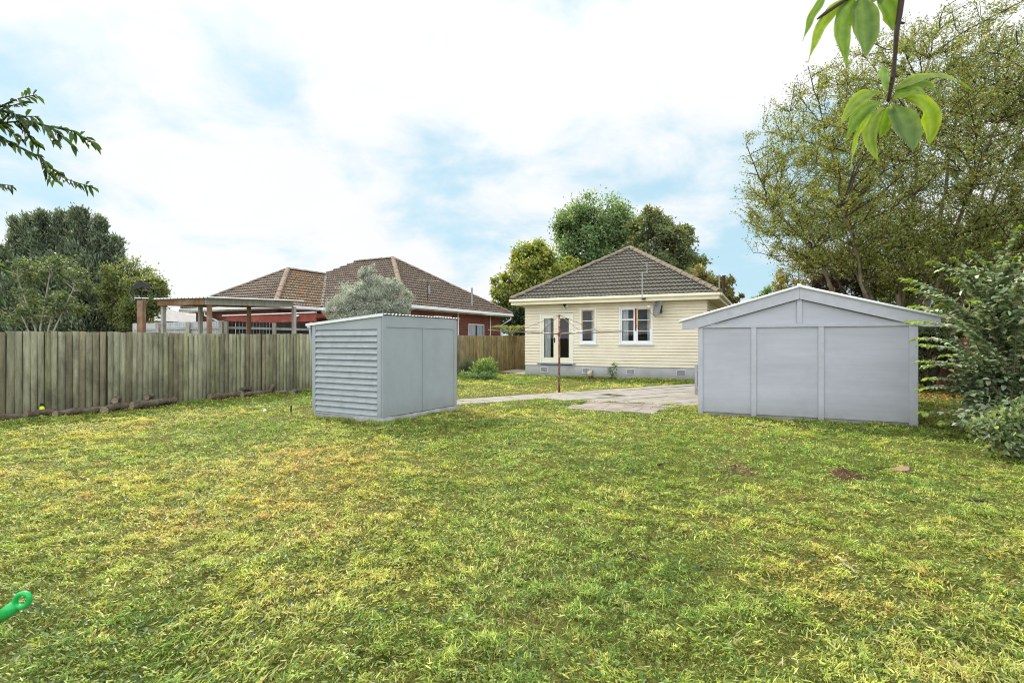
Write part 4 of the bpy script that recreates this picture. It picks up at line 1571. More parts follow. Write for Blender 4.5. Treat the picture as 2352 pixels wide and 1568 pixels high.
def clump_tree(name, label, cat, base, blobs, nleaf, ll, lw, pal, trunk_r=0.15, bark=None, stems=1, clump_scale=0.30, shell=(0.45, 1.0), leafm=None, upward=0.0, group=None,
               jit=0.22, clumps=26, part='crown', droop=0.15, limbs=True, lightness=0.35, w=None, twig_r=None, rounded=False, glow=1.5):
    """blobs: (px, py, rx_px, rz_px, depth[, depth radius])"""
    leafm = leafm or M_leaf
    bark = bark or M_bark
    t = thing(name, label, cat, (base[0], base[1], 0), 0, group)
    o0 = Vector((base[0], base[1], 0))
    mb = MB()
    P, D, Nn, LT = [], [], [], []
    vol = np.array([b[2] * b[3] for b in blobs], float)
    share = vol / vol.sum()
    twig_r = twig_r or trunk_r * 0.16
    for b, sh_ in zip(blobs, share):
        c = at(b[0], b[1], b[4])
        rx, rz = b[2] / F * b[4], b[3] / F * b[4]
        ry = b[5] if len(b) > 5 else (rx + min(rx, rz)) / 2
        nc = max(5, int(clumps * (0.5 + 0.5 * sh_ * len(blobs))))
        nl = int(nleaf * sh_)
        dirs = sphere_dirs(nc)
        rad = rng.uniform(shell[0], shell[1], nc)[:, None]
        cc = dirs * rad * np.array([rx, ry, rz])
        sz = clump_scale * (rx * rz * ry) ** (1 / 3) * rng.uniform(0.7, 1.3, nc)
        if limbs:
            bl = c - o0
            start = Vector((random.uniform(-.5, .5) * trunk_r * 2 * (stems > 1), random.uniform(-.5, .5) * trunk_r * (stems > 1), 0.0))
            midp = Vector((bl.x * 0.35, bl.y * 0.35, bl.z * 0.5 + 0.1)) + Vector((random.uniform(-.1, .1), random.uniform(-.1, .1), 0)) * bl.z * 0.3
            mb.tube([start, midp, bl - Vector((0, 0, rz * 0.3)), bl + Vector((0, 0, rz * 0.5))], [trunk_r * (1 if stems == 1 else .7), trunk_r * 0.65, trunk_r * 0.4, trunk_r * 0.12], 6, cap=False)
            for q in range(nc):
                e = bl + Vector(cc[q])
                st_ = bl + Vector((0, 0, rz * random.uniform(-0.6, 0.2)))
                md = st_.lerp(e, 0.55) + Vector((0, 0, -0.06 * rz))
                mb.tube([st_, md, e], [twig_r, twig_r * 0.7, twig_r * 0.25], 4, cap=False)
        k = rng.integers(0, nc, nl)
        g = rng.normal(size=(nl, 3)) * 0.55
        pos = np.array([c.x - o0.x, c.y - o0.y, c.z]) + cc[k] + g * sz[k][:, None] * np.array([1, 1, 0.8])
        out = unit(cc[k] / np.array([rx, ry, rz]) + g * 0.6 + rng.normal(0, 0.25, (nl, 3)))
        dd = unit(out * 0.6 + rng.normal(0, 0.6, (nl, 3)) + np.array([0, 0, upward - droop]))
        P.append(pos)
        D.append(dd)
        Nn.append(unit(out + rng.normal(0, 0.5, (nl, 3)) + np.array([0, 0, 0.5])))
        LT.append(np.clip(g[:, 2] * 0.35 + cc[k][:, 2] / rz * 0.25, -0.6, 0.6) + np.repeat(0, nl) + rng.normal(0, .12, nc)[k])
    P, D, Nn, LT = np.concatenate(P), np.concatenate(D), np.concatenate(Nn), np.concatenate(LT)
    ok = P[:, 2] > 0.02
    P, D, Nn, LT = P[ok], D[ok], Nn[ok], LT[ok]
    n = len(P)
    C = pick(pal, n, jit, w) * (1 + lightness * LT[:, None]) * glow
    s_ = rng.uniform(0.65, 1.25, n)
    if mb.v:
        mb.build('trunk', bark, t, smooth=True)
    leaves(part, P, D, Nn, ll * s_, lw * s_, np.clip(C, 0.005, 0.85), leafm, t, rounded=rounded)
    return t


# the big multi-stemmed tree on the right
def big_tree():
    D0 = 18.0
    base = at(2062, 784, D0)
    o0 = Vector((base.x, base.y, 0))
    t = thing('spreading_tree', 'huge multi stemmed tree with a fine twiggy dome crown behind the garage', 'tree', (base.x, base.y, 0))
    r2 = random.Random(21)
    cen = at(2205, 440, D0 + 0.3) - o0
    rx, ry, rzu = 7.25, 4.8, 5.75
    segs = []
    tips = []

    def curve(a, b, sag, m, jitter):
        out = []
        for i in range(m + 1):
            f = i / m
            p = a.lerp(b, f)
            p = p + Vector((0, 0, 1)) * (sag * math.sin(PI * f))
            if 0 < i < m:
                p += Vector((r2.uniform(-1, 1), r2.uniform(-1, 1), r2.uniform(-1, 1))) * jitter
            out.append(p)
        return out

    def inside(p):
        q = p - cen
        return Vector((q.x / rx, q.y / ry, q.z / (rzu if q.z > 0 else 3.7))).length

    targets = [(-0.80, -0.32), (-0.72, 0.12), (-0.55, 0.45), (-0.28, 0.05), (-0.22, 0.72), (0.12, 0.35), (0.16, 0.78), (0.42, 0.58), (0.62, 0.20), (0.74, 0.42), (0.80, -0.15), (-0.85, -0.05), (0.05, -0.1), (-0.5, -0.2), (0.35, 0.05), (-0.1, 0.4)]
    nodes = []
    for i, (u_, v_) in enumerate(targets):
        yy = r2.uniform(-0.7, 0.6)
        sc = math.sqrt(max(0.2, 1 - 0.5 * yy * yy))
        e = cen + Vector((u_ * rx * sc, yy * ry, v_ * (rzu if v_ > 0 else 3.7) * sc))
        s0 = Vector((u_ * 0.75 + r2.uniform(-.2, .2), r2.uniform(-0.35, 0.35), 0.0))
        pts = curve(s0, e, 0.35 * (1 - abs(v_)) + (0.5 if abs(u_) > 0.6 else 0.1), 10, 0.09)
        for q in range(1, 4):
            pts[q].x = s0.x + (pts[q].x - s0.x) * (0.62 + 0.1 * q)
        r0 = r2.uniform(0.095, 0.15)
        rad = [r0 * (1 - 0.88 * (q / 10) ** 0.75) for q in range(11)]
        segs.append((pts, rad))
        for q in range(3, 11):
            nodes.append((pts[q], rad[q]))

    def grow(nodes, count, lo, m, sag, jit, r_end, reach):
        new, made = [], []
        arr = np.array([tuple(p) for p, r in nodes])
        for _ in range(count):
            dv = Vector((r2.gauss(0, 1), r2.gauss(0, 1), r2.gauss(0.12, 1))).normalized()
            f = r2.uniform(lo, 1.0) ** 0.42
            e = cen + Vector((dv.x * rx, dv.y * ry, dv.z * (rzu if dv.z > 0 else 3.7))) * f * r2.uniform(0.93, 1.07)
            if e.z < 2.2:
                continue
            # attach to a near node that lies lower and further in
            dd_ = np.linalg.norm(arr - np.array(tuple(e)), axis=1) + np.maximum(0, arr[:, 2] - e.z + 0.25) * 1.6
            k_ = int(np.argmin(dd_))
            a, ra = nodes[k_]
            if (e - a).length > reach:
                e = a + (e - a).normalized() * reach * r2.uniform(0.7, 1.0)
            p2 = curve(a, e, sag * r2.uniform(-0.3, 1.0), m, jit)
            rr_ = max(r_end * 1.6, min(ra * 0.6, 0.05))
            rads = [rr_ + (r_end - rr_) * (j / m) for j in range(m + 1)]
            segs.append((p2, rads))
            for j in range(1, m + 1):
                new.append((p2[j], rads[j]))
            made.append((p2, (e - a).normalized()))
        return new, made

    n2_, _ = grow(nodes, 260, 0.10, 5, 0.18, 0.06, 0.016, 4.5)
    n3_, _ = grow(nodes + n2_, 950, 0.10, 4, 0.08, 0.04, 0.010, 2.6)
    _, tips = grow(n2_ + n3_, 8200, 0.12, 3, 0.03, 0.03, 0.005, 1.5)
    mb = MB()
    branch_tubes(mb, [q for q in segs if q[1][0] <= 0.05], 3)
    mb.build('branches', mat('twig_bark', (0.055, 0.043, 0.032), 0.35, 9, 0.9, 0.1), t)
    mb = MB()
    branch_tubes(mb, [q for q in segs if q[1][0] > 0.05], 7)
    mb.build('trunk', M_bark, t, smooth=True)
    P, Dd = [], []
    for p3, d2 in tips:
        m = r2.randint(21, 38)
        a = np.array([tuple(v) for v in p3])
        f = rng.random(m) ** 0.75 * 3
        q = np.minimum(2, f.astype(int))
        pos = a[q] + (a[q + 1] - a[q]) * (f - q)[:, None] + rng.normal(0, 0.075, (m, 3))
        P.append(pos)
        Dd.append(np.array(tuple(d2))[None, :] * 0.5 + rng.normal(0, 0.7, (m, 3)) + np.array([0, 0, -0.15]))
    P, Dd = np.concatenate(P), np.concatenate(Dd)
    n = len(P)
    c3 = np.array(tuple(cen))
    q = (P - c3) / np.array([rx, ry, rzu])
    left = np.clip(-q[:, 0] * 0.5 + 0.5, 0, 1)  # sunlit left side of the crown painted lighter and yellower
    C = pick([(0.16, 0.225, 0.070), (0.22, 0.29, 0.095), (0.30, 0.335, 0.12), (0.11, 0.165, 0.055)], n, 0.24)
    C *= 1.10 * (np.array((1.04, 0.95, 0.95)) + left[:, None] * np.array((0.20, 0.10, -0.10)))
    org = rng.random(n) < 0.018
    C[org] = np.array((0.42, 0.20, 0.03))
    s_ = rng.uniform(0.7, 1.3, n)
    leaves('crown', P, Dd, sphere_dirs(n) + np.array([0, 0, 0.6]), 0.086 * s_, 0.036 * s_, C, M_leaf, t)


big_tree()

# trees and shrubs: left background
def conifer():
    """several upright spires of flattened sprays on one trunk base"""
    d0 = 30.5
    base = at(150, 784, d0)
    t = thing('conifer', 'tall dark spired conifer beyond the fence at the left', 'tree', (base.x, base.y, 0))
    o0 = Vector((base.x, base.y, 0))
    mb = MB()
    P, D, Nn, C = [], [], [], []
    for (px, ptop, rpx, dd) in ((40, 503, 19, .6), (70, 496, 15, .1), (96, 490, 20, -.3), (140, 488, 22, .2), (183, 480, 25, -.5), (226, 502, 24, -.2), (262, 548, 20, .1), (18, 575, 34, -.4), (120, 590, 62, -.9), (205, 592, 58, -.9), (60, 600, 52, -.9), (160, 560, 40, -.2), (262, 640, 26, -.5)):
        top = at(px, ptop, d0 + dd) - o0
        R = rpx / F * d0
        H = top.z
        mb.tube([Vector((top.x * 0.35, dd * 0.4, 0)), Vector((top.x * 0.8, dd, H * 0.35)), Vector((top.x, dd, H * 0.97))], [0.22, 0.13, 0.02], 6, cap=False)
        nb_ = 190
        f = rng.random(nb_) ** 0.8
        az = rng.random(nb_) * 2 * PI
        prof = np.clip((1 - f) * 2.3, 0, 1) ** 0.75
        rr = R * prof * rng.uniform(0.45, 1.06, nb_)
        cx, cy, cz = top.x + rr * np.cos(az), dd + rr * np.sin(az), 0.6 + f * (H - 0.75)
        m = 62
        k = np.repeat(np.arange(nb_), m)
        out = np.stack([np.cos(az), np.sin(az), np.full(nb_, 0.9)], axis=1)[k]
        g = rng.normal(size=(nb_ * m, 3)) * np.array([0.17, 0.17, 0.16]) * (R / 0.9) ** 0.5
        s_ = rng.random(nb_ * m)[:, None] * 0.42
        P.append(np.stack([cx, cy, cz], axis=1)[k] + g + unit(out) * (s_ - 0.2))
        D.append(unit(out * 0.7 + rng.normal(0, 0.45, (nb_ * m, 3)) + np.array([0, 0, 0.55])))
        Nn.append(unit(out + rng.normal(0, 0.6, (nb_ * m, 3))))
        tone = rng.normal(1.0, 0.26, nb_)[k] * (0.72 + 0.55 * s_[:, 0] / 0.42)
        C.append(pick([(0.14, 0.185, 0.125), (0.175, 0.215, 0.145), (0.20, 0.215, 0.16), (0.115, 0.15, 0.105)], nb_ * m, 0.15) * tone[:, None])
    mb.build('trunk', M_dark_bark, t, smooth=True)
    P = np.concatenate(P)
    n = len(P)
    sc = rng.uniform(0.6, 1.25, n)
    leaves('crown', P, np.concatenate(D), np.concatenate(Nn), 0.25 * sc, 0.075 * sc, np.clip(np.concatenate(C), .004, .8), M_needle, t)


conifer()
clump_tree('yard_tree', 'small rounded yellow green tree between the conifer and the carport', 'tree', at(285, 784, 28).xy,
           [(292, 640, 42, 52, 28), (332, 690, 46, 58, 27.5), (358, 675, 22, 42, 27.8), (262, 705, 30, 45, 28.3), (310, 735, 40, 30, 28)],
           19000, 0.15, 0.075, [(0.10, 0.14, 0.05), (0.15, 0.175, 0.06), (0.075, 0.105, 0.04), (0.17, 0.16, 0.07)], 0.13, M_dark_bark, clumps=24)
clump_tree('garden_tree', 'pale branched loose tree just beyond the fence in front of the conifer', 'tree', at(95, 784, 17).xy,
           [(40, 625, 55, 34, 17, .7), (115, 618, 55, 32, 17, .7), (170, 650, 48, 36, 16.8, .7), (45, 700, 60, 48, 17, .9), (120, 705, 65, 45, 17, .9)],
           6500, 0.10, 0.045, [(0.085, 0.125, 0.055), (0.13, 0.165, 0.08), (0.06, 0.09, 0.045), (0.19, 0.22, 0.11)], 0.04, M_pale_bark, clumps=13, clump_scale=0.24, droop=0.35, twig_r=0.014, glow=1.15)
# behind the house
clump_tree('maple', 'yellow tinged autumn tree beyond the left end of the cream house roof', 'tree', at(1235, 784, 38).xy,
           [(1212, 600, 50, 55, 38), (1170, 655, 42, 46, 37.5), (1245, 640, 62, 66, 38.5), (1297, 630, 38, 60, 39), (1152, 690, 24, 36, 37.5), (1210, 700, 66, 40, 38)],
           22000, 0.24, 0.15, [(0.155, 0.195, 0.05), (0.11, 0.155, 0.045), (0.27, 0.25, 0.05), (0.19, 0.215, 0.055)], 0.2, M_dark_bark, clumps=24, clump_scale=0.27)
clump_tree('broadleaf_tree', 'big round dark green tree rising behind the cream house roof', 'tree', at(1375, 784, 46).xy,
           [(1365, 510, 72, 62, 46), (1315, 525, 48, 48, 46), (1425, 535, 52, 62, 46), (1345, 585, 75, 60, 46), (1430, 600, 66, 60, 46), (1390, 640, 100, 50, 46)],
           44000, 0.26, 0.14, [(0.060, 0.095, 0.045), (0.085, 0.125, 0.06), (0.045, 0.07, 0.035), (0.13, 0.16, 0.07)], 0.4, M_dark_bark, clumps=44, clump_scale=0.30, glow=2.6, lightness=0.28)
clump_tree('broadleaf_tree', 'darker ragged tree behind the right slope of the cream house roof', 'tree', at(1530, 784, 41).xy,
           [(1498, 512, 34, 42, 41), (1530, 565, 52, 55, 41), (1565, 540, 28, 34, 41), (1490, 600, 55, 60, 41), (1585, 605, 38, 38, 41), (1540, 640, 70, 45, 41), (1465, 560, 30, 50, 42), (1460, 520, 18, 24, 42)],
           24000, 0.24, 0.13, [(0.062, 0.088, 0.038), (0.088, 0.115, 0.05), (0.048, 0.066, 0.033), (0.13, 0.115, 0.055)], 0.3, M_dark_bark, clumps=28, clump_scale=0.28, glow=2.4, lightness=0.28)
clump_tree('maple', 'thin reddish brown tree by the flue at the right end of the cream house roof', 'tree', at(1640, 784, 36).xy,
           [(1622, 640, 36, 40, 36), (1655, 665, 30, 36, 36), (1682, 690, 22, 30, 36), (1625, 690, 40, 40, 36)],
           7500, 0.2, 0.12, [(0.15, 0.15, 0.05), (0.18, 0.115, 0.05), (0.11, 0.135, 0.045), (0.20, 0.19, 0.06)], 0.14, M_dark_bark, clumps=18, clump_scale=0.24)
clump_tree('hedge_shrub', 'dark green shrub in the gap between the brick house and the cream house', 'shrub', at(1180, 784, 36).xy,
           [(1172, 742, 42, 34, 36), (1205, 735, 30, 40, 36)], 7000, 0.16, 0.09, [(0.03, 0.05, 0.025), (0.05, 0.075, 0.035)], 0.1, M_dark_bark, clumps=22)
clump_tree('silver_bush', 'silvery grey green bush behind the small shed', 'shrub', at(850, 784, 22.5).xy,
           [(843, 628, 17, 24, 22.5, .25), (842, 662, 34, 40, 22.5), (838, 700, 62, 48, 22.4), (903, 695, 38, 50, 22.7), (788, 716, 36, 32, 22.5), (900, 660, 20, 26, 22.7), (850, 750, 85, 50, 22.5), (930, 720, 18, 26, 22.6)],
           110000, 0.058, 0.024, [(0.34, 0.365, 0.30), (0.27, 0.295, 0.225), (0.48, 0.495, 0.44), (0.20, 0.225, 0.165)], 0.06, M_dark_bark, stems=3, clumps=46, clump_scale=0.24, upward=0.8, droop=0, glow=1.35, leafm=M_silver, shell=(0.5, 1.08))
# fence-foot planting
clump_tree('dark_bush', 'dark rounded bush against the fence between the shed and the cream house', 'shrub', at(1078, 784, 24.3).xy,
           [(1078, 842, 20, 20, 24.3, .4)], 2600, 0.06, 0.03, [(0.05, 0.075, 0.04), (0.08, 0.10, 0.06)], 0.03, M_dark_bark, clumps=16, clump_scale=0.35)
clump_tree('leafy_perennial', 'bright green upright leafy plant in front of the far fence', 'plant', at(1117, 784, 23.2).xy,
           [(1112, 840, 24, 20, 23.2, .4), (1130, 850, 14, 16, 23.2, .3), (1098, 852, 14, 14, 23.2, .3)], 2600, 0.12, 0.03, [(0.15, 0.22, 0.07), (0.22, 0.29, 0.11), (0.09, 0.14, 0.05)], 0.02, M_dark_bark, stems=3, clumps=14, clump_scale=0.35, upward=0.8, droop=0)
clump_tree('ground_cover', 'low spreading green plant at the foot of the far fence bushes', 'plant', at(1085, 784, 23).xy,
           [(1075, 862, 22, 8, 22.8, .5), (1105, 863, 26, 8, 22.8, .5), (1130, 862, 14, 7, 22.8, .4)], 2400, 0.06, 0.04, [(0.10, 0.16, 0.06), (0.16, 0.23, 0.09)], 0.015, M_dark_bark, stems=3, clumps=14, clump_scale=0.4)
clump_tree('weed', 'tall thin green weed growing against the grey foundation', 'plant', (hx.x + 0.85, hx.y - 0.45),
           [(1408, 857, 9, 8, hx.y - 0.45, .14), (1412, 842, 6, 10, hx.y - 0.45, .1), (1401, 851, 6, 8, hx.y - 0.45, .1)], 420, 0.06, 0.025, [(0.10, 0.16, 0.04), (0.17, 0.22, 0.06)], 0.008, M_leaf if False else M_dark_bark, stems=3, clumps=8, clump_scale=0.4, upward=0.5, twig_r=0.004)

# tree fern beyond the fence
fp = at(1172, 784, 31.5)
tf = thing('tree_fern', 'yellow green tree fern with arching fronds showing over the far fence', 'fern', (fp.x, fp.y, 0))
MB().tube([(0, 0, 0), (0.05, 0, 1.0), (0, 0, 1.9)], [0.12, 0.1, 0.09], 8).build('trunk', M_dark_bark, tf)
for i in range(13):
    a = 2 * PI * i / 13 + random.uniform(-.2, .2)
    P, D, Nn = [], [], []
    rl = random.uniform(1.0, 1.35)
    for j in range(26):
        f = j / 25
        r = rl * f
        zz = 1.95 + 0.72 * math.sin(f * 2.3) - 0.2 * f
        for s in (-1, 1):
            P.append((r * math.cos(a), r * math.sin(a), zz))
            D.append((math.cos(a) * 0.5 - s * math.sin(a), math.sin(a) * 0.5 + s * math.cos(a), -0.6))
            Nn.append((0, 0, 1))
    n = len(P)
    leaves('frond', np.array(P), np.array(D), np.array(Nn), 0.26 * np.repeat(np.sin(np.linspace(0.35, 3.0, 26)), 2), 0.06, pick([(0.25, 0.27, 0.06), (0.20, 0.24, 0.06)], n), M_leaf, tf)

# behind the garage
clump_tree('autumn_shrub', 'yellow orange leaved shrub above the left slope of the garage roof', 'shrub', at(1860, 784, 21.5).xy,
           [(1835, 640, 55, 40, 21.5), (1895, 605, 62, 44, 21.5), (1795, 655, 24, 28, 21.5), (1960, 600, 40, 40, 22), (1870, 690, 80, 30, 21.5)],
           11000, 0.085, 0.045, [(0.20, 0.20, 0.045), (0.26, 0.22, 0.05), (0.15, 0.17, 0.045), (0.30, 0.19, 0.05)], 0.06, M_bark, stems=3, clumps=22, clump_scale=0.26)
clump_tree('purple_shrub', 'dark purple leaved shrub just behind the garage ridge', 'shrub', at(1930, 784, 19.5).xy,
           [(1905, 655, 36, 34, 19.5), (1945, 640, 46, 42, 19.5), (1985, 665, 32, 36, 19.5), (1930, 700, 70, 30, 19.5)],
           12000, 0.07, 0.045, [(0.055, 0.030, 0.032), (0.085, 0.045, 0.045), (0.04, 0.03, 0.025)], 0.05, M_dark_bark, stems=3, clumps=22)
clump_tree('sapling', 'fresh lime green sapling among the trunks of the spreading tree', 'shrub', at(2030, 784, 19.8).xy,
           [(2010, 610, 34, 46, 19.8), (2045, 640, 30, 50, 19.8), (1990, 570, 24, 28, 19.8), (2080, 650, 26, 50, 20)],
           6000, 0.085, 0.04, [(0.18, 0.25, 0.045), (0.25, 0.31, 0.07), (0.12, 0.18, 0.04)], 0.04, M_bark, stems=2, clumps=16, clump_scale=0.3)
clump_tree('bright_shrub', 'small bright green shrub low over the left eave of the garage', 'shrub', at(1775, 784, 26).xy,
           [(1778, 676, 36, 20, 26), (1745, 690, 20, 12, 26), (1800, 690, 30, 20, 26)], 4500, 0.09, 0.05, [(0.10, 0.16, 0.04), (0.15, 0.21, 0.06)], 0.04, M_dark_bark, clumps=16)
clump_tree('hedge', 'tall dark evergreen hedge behind the spreading tree trunks', 'hedge', at(2150, 784, 23.5).xy,
           [(2070, 650, 66, 90, 23.5), (2150, 630, 80, 100, 23.8), (2250, 610, 90, 100, 24), (2340, 640, 60, 90, 24), (2130, 745, 90, 60, 22.5), (2230, 740, 90, 60, 22.5), (2420, 620, 90, 120, 24), (2010, 720, 60, 60, 22.5)],
           40000, 0.11, 0.06, [(0.045, 0.065, 0.028), (0.07, 0.09, 0.038), (0.10, 0.12, 0.05), (0.035, 0.045, 0.02)], 0.12, M_dark_bark, stems=3, clumps=34, glow=1.9)
clump_tree('dark_undergrowth', 'dark shrub in the shade beside the right wall of the garage', 'shrub', at(2135, 784, 17).xy,
           [(2130, 800, 30, 60, 17, .5), (2150, 770, 40, 40, 17, .5), (2122, 860, 22, 30, 16.5, .4)], 6000, 0.08, 0.045, [(0.045, 0.065, 0.028), (0.08, 0.10, 0.04)], 0.05, M_dark_bark, stems=3, clumps=20)


# right hand arching bush
def arching_bush():
    base = at(2310, 784, 9.3)
    o0 = Vector((base.x, base.y, 0))
    t = thing('arching_bush', 'large bush of long arching leafy shoots at the right edge beside the garage', 'bush', (base.x, base.y, 0))
    r2 = random.Random(5)
    shoots = []
    for (px, py, d) in ((2078, 640, 8.6), (2086, 662, 8.9), (2092, 702, 8.4), (2086, 738, 8.3), (2112, 792, 8.7), (2100, 778, 8.9), (2112, 828, 8.8), (2106, 894, 9.0), (2118, 842, 9.1), (2112, 948, 9.2), (2140, 600, 9.3),
                        (2150, 972, 8.9), (2165, 815, 8.5), (2160, 700, 9.0), (2190, 592, 9.6), (2185, 640, 9.2), (2225, 575, 9.8), (2130, 870, 8.9), (2230, 690, 8.6), (2290, 560, 9.6), (2340, 520, 9.5), (2260, 600, 9.3), (2330, 590, 9.0)):
        shoots.append((at(px, py, d) - o0, True))
    for i in range(84):
        px, py = r2.uniform(2185, 2440), r2.uniform(600, 985)
        shoots.append((at(px, py, r2.uniform(8.5, 10.4)) - o0, False))
    mb = MB()
    P, D, Nn, LC = [], [], [], []
    for tip, front in shoots:
        s0 = Vector((r2.uniform(-.35, .45), r2.uniform(-.3, .4), 0))
        ctrl = Vector((s0.x * 0.6 + tip.x * 0.15 + r2.uniform(-.1, .3), s0.y + (tip.y) * 0.3, tip.z * 0.75 + r2.uniform(0.25, 0.6)))
        pts = []
        m = 14
        for i in range(m + 1):
            f = i / m
            pts.append(s0 * (1 - f) ** 2 + ctrl * (2 * f * (1 - f)) + tip * f ** 2)
        mb.tube(pts, [0.014 * (1 - 0.85 * i / m) + 0.0015 for i in range(m + 1)], 5, cap=False)
        L_ = sum((pts[i + 1] - pts[i]).length for i in range(m))
        nl = int(L_ / 0.021)
        for j in range(nl):
            f = 0.22 + 0.78 * j / nl
            q = min(m - 1, int(f * m))
            p = pts[q].lerp(pts[q + 1], f * m - q)
            dv = (pts[q + 1] - pts[q]).normalized()
            sv = dv.cross(Vector((0, 0, 1))).normalized()
            s = 1 if j % 2 else -1
            P.append(tuple(p))
            D.append(tuple(dv * 0.55 + sv * s * r2.uniform(0.6, 1.1) + Vector((0, 0, r2.uniform(-0.55, 0.1)))))
            Nn.append((r2.gauss(0, .3), r2.gauss(-0.1, .3), 1))
            LC.append(1.0 if (front and f > 0.93) else 0.0)
            if not front and r2.random() < 0.75:
                P.append(tuple(p + Vector((r2.gauss(0, .12), r2.gauss(0, .12), r2.gauss(0, .12)))))
                D.append((r2.gauss(0, 1), r2.gauss(0, 1), r2.gauss(-.3, .5)))
                Nn.append((r2.gauss(0, .4), r2.gauss(0, .4), 1))
                LC.append(0.0)
    mb.build('shoots', M_pale_bark if False else M_bark, t, smooth=True)
    n = len(P)
    LC = np.array(LC)[:, None]
    C = pick([(0.18, 0.245, 0.13), (0.29, 0.35, 0.21), (0.125, 0.18, 0.095), (0.47, 0.52, 0.38)], n, 0.2) * (1 - LC) + np.array((0.27, 0.36, 0.06)) * LC
    s_ = rng.uniform(0.7, 1.25, n)
    leaves('leaves', np.array(P), np.array(D), np.array(Nn), 0.095 * s_, 0.070 * s_, C, leaf_mat('glossy_leaf', 0.25, 0.33, 0.55), t, rounded=True, fold=0.12, droop=0.12)


arching_bush()
clump_tree('low_bush', 'low light green leafy bush in the right foreground at the lawn edge', 'bush', at(2320, 784, 7.4).xy,
           [(2290, 1005, 44, 40, 7.3, .3), (2335, 985, 44, 52, 7.4, .35), (2262, 985, 28, 22, 7.5, .2), (2360, 1030, 40, 36, 7.2, .3), (2320, 955, 30, 26, 7.5, .25), (2390, 990, 50, 60, 7.5, .4)],
           2700, 0.085, 0.042, [(0.14, 0.19, 0.085), (0.19, 0.24, 0.12), (0.10, 0.14, 0.065), (0.27, 0.31, 0.19)], 0.010, M_bark, stems=3, clumps=15, clump_scale=0.36, upward=0.35, droop=0.15, rounded=True, twig_r=0.004, glow=1.15)


# ----------------------------------------------------------------- overhanging branches near the camera
def strip_leaf(mb, cols, base, mid, tip, w, face, col, edge=0.0, n=12):
    """curved leaf blade with a midrib crease; points are world vectors"""
    base, mid, tip = Vector(base), Vector(mid), Vector(tip)
    rows = []
    for i in range(n + 1):
        f = i / n
        p = base * (1 - f) ** 2 + mid * (2 * f * (1 - f)) + tip * f ** 2
        dv = ((mid - base) * (1 - f) + (tip - mid) * f).normalized()
        sv = dv.cross(Vector(face)).normalized()
        nv = sv.cross(dv).normalized()
        prof = math.sin(PI * min(1, f ** 0.85)) ** 0.75 if 0 < f < 1 else 0.0
        prof = max(prof, 0.03)
        hw_ = w * 0.5 * prof
        row = []
        for q in (-1, -0.5, -0.06, 0.06, 0.5, 1):
            row.append(p + sv * (hw_ * q) + nv * (abs(q) ** 1.0 * hw_ * 0.28 + 0.0025 * math.sin(f * 14 + q * 2) * abs(q)))
        rows.append(row)
    n0 = len(mb.v)
    for r in rows:
        for qi, v in enumerate(r):
            mb.v.append(tuple(v))
            c = np.array(col) * (1.0 + 0.10 * math.sin(len(mb.v) * 1.7))
            if qi in (2, 3):
                c = np.array(col) * 0.85 + np.array((0.20, 0.26, 0.08)) * 0.3
            elif qi in (0, 5):
                c = c * (1 + 0.3 * edge) + np.array((0.06, 0.05, 0.0)) * edge  # leaf rim painted brighter and yellower, standing in for backlight
            cols.append(tuple(np.clip(c, 0, .9)))
    for i in range(n):
        for j in range(5):
            a = n0 + i * 6 + j
            mb.f.append((a, a + 1, a + 7, a + 6))


def z2w(zx, zy, d):
    return at(1776.3 + 0.2577 * zx, 0.2577 * zy, d)


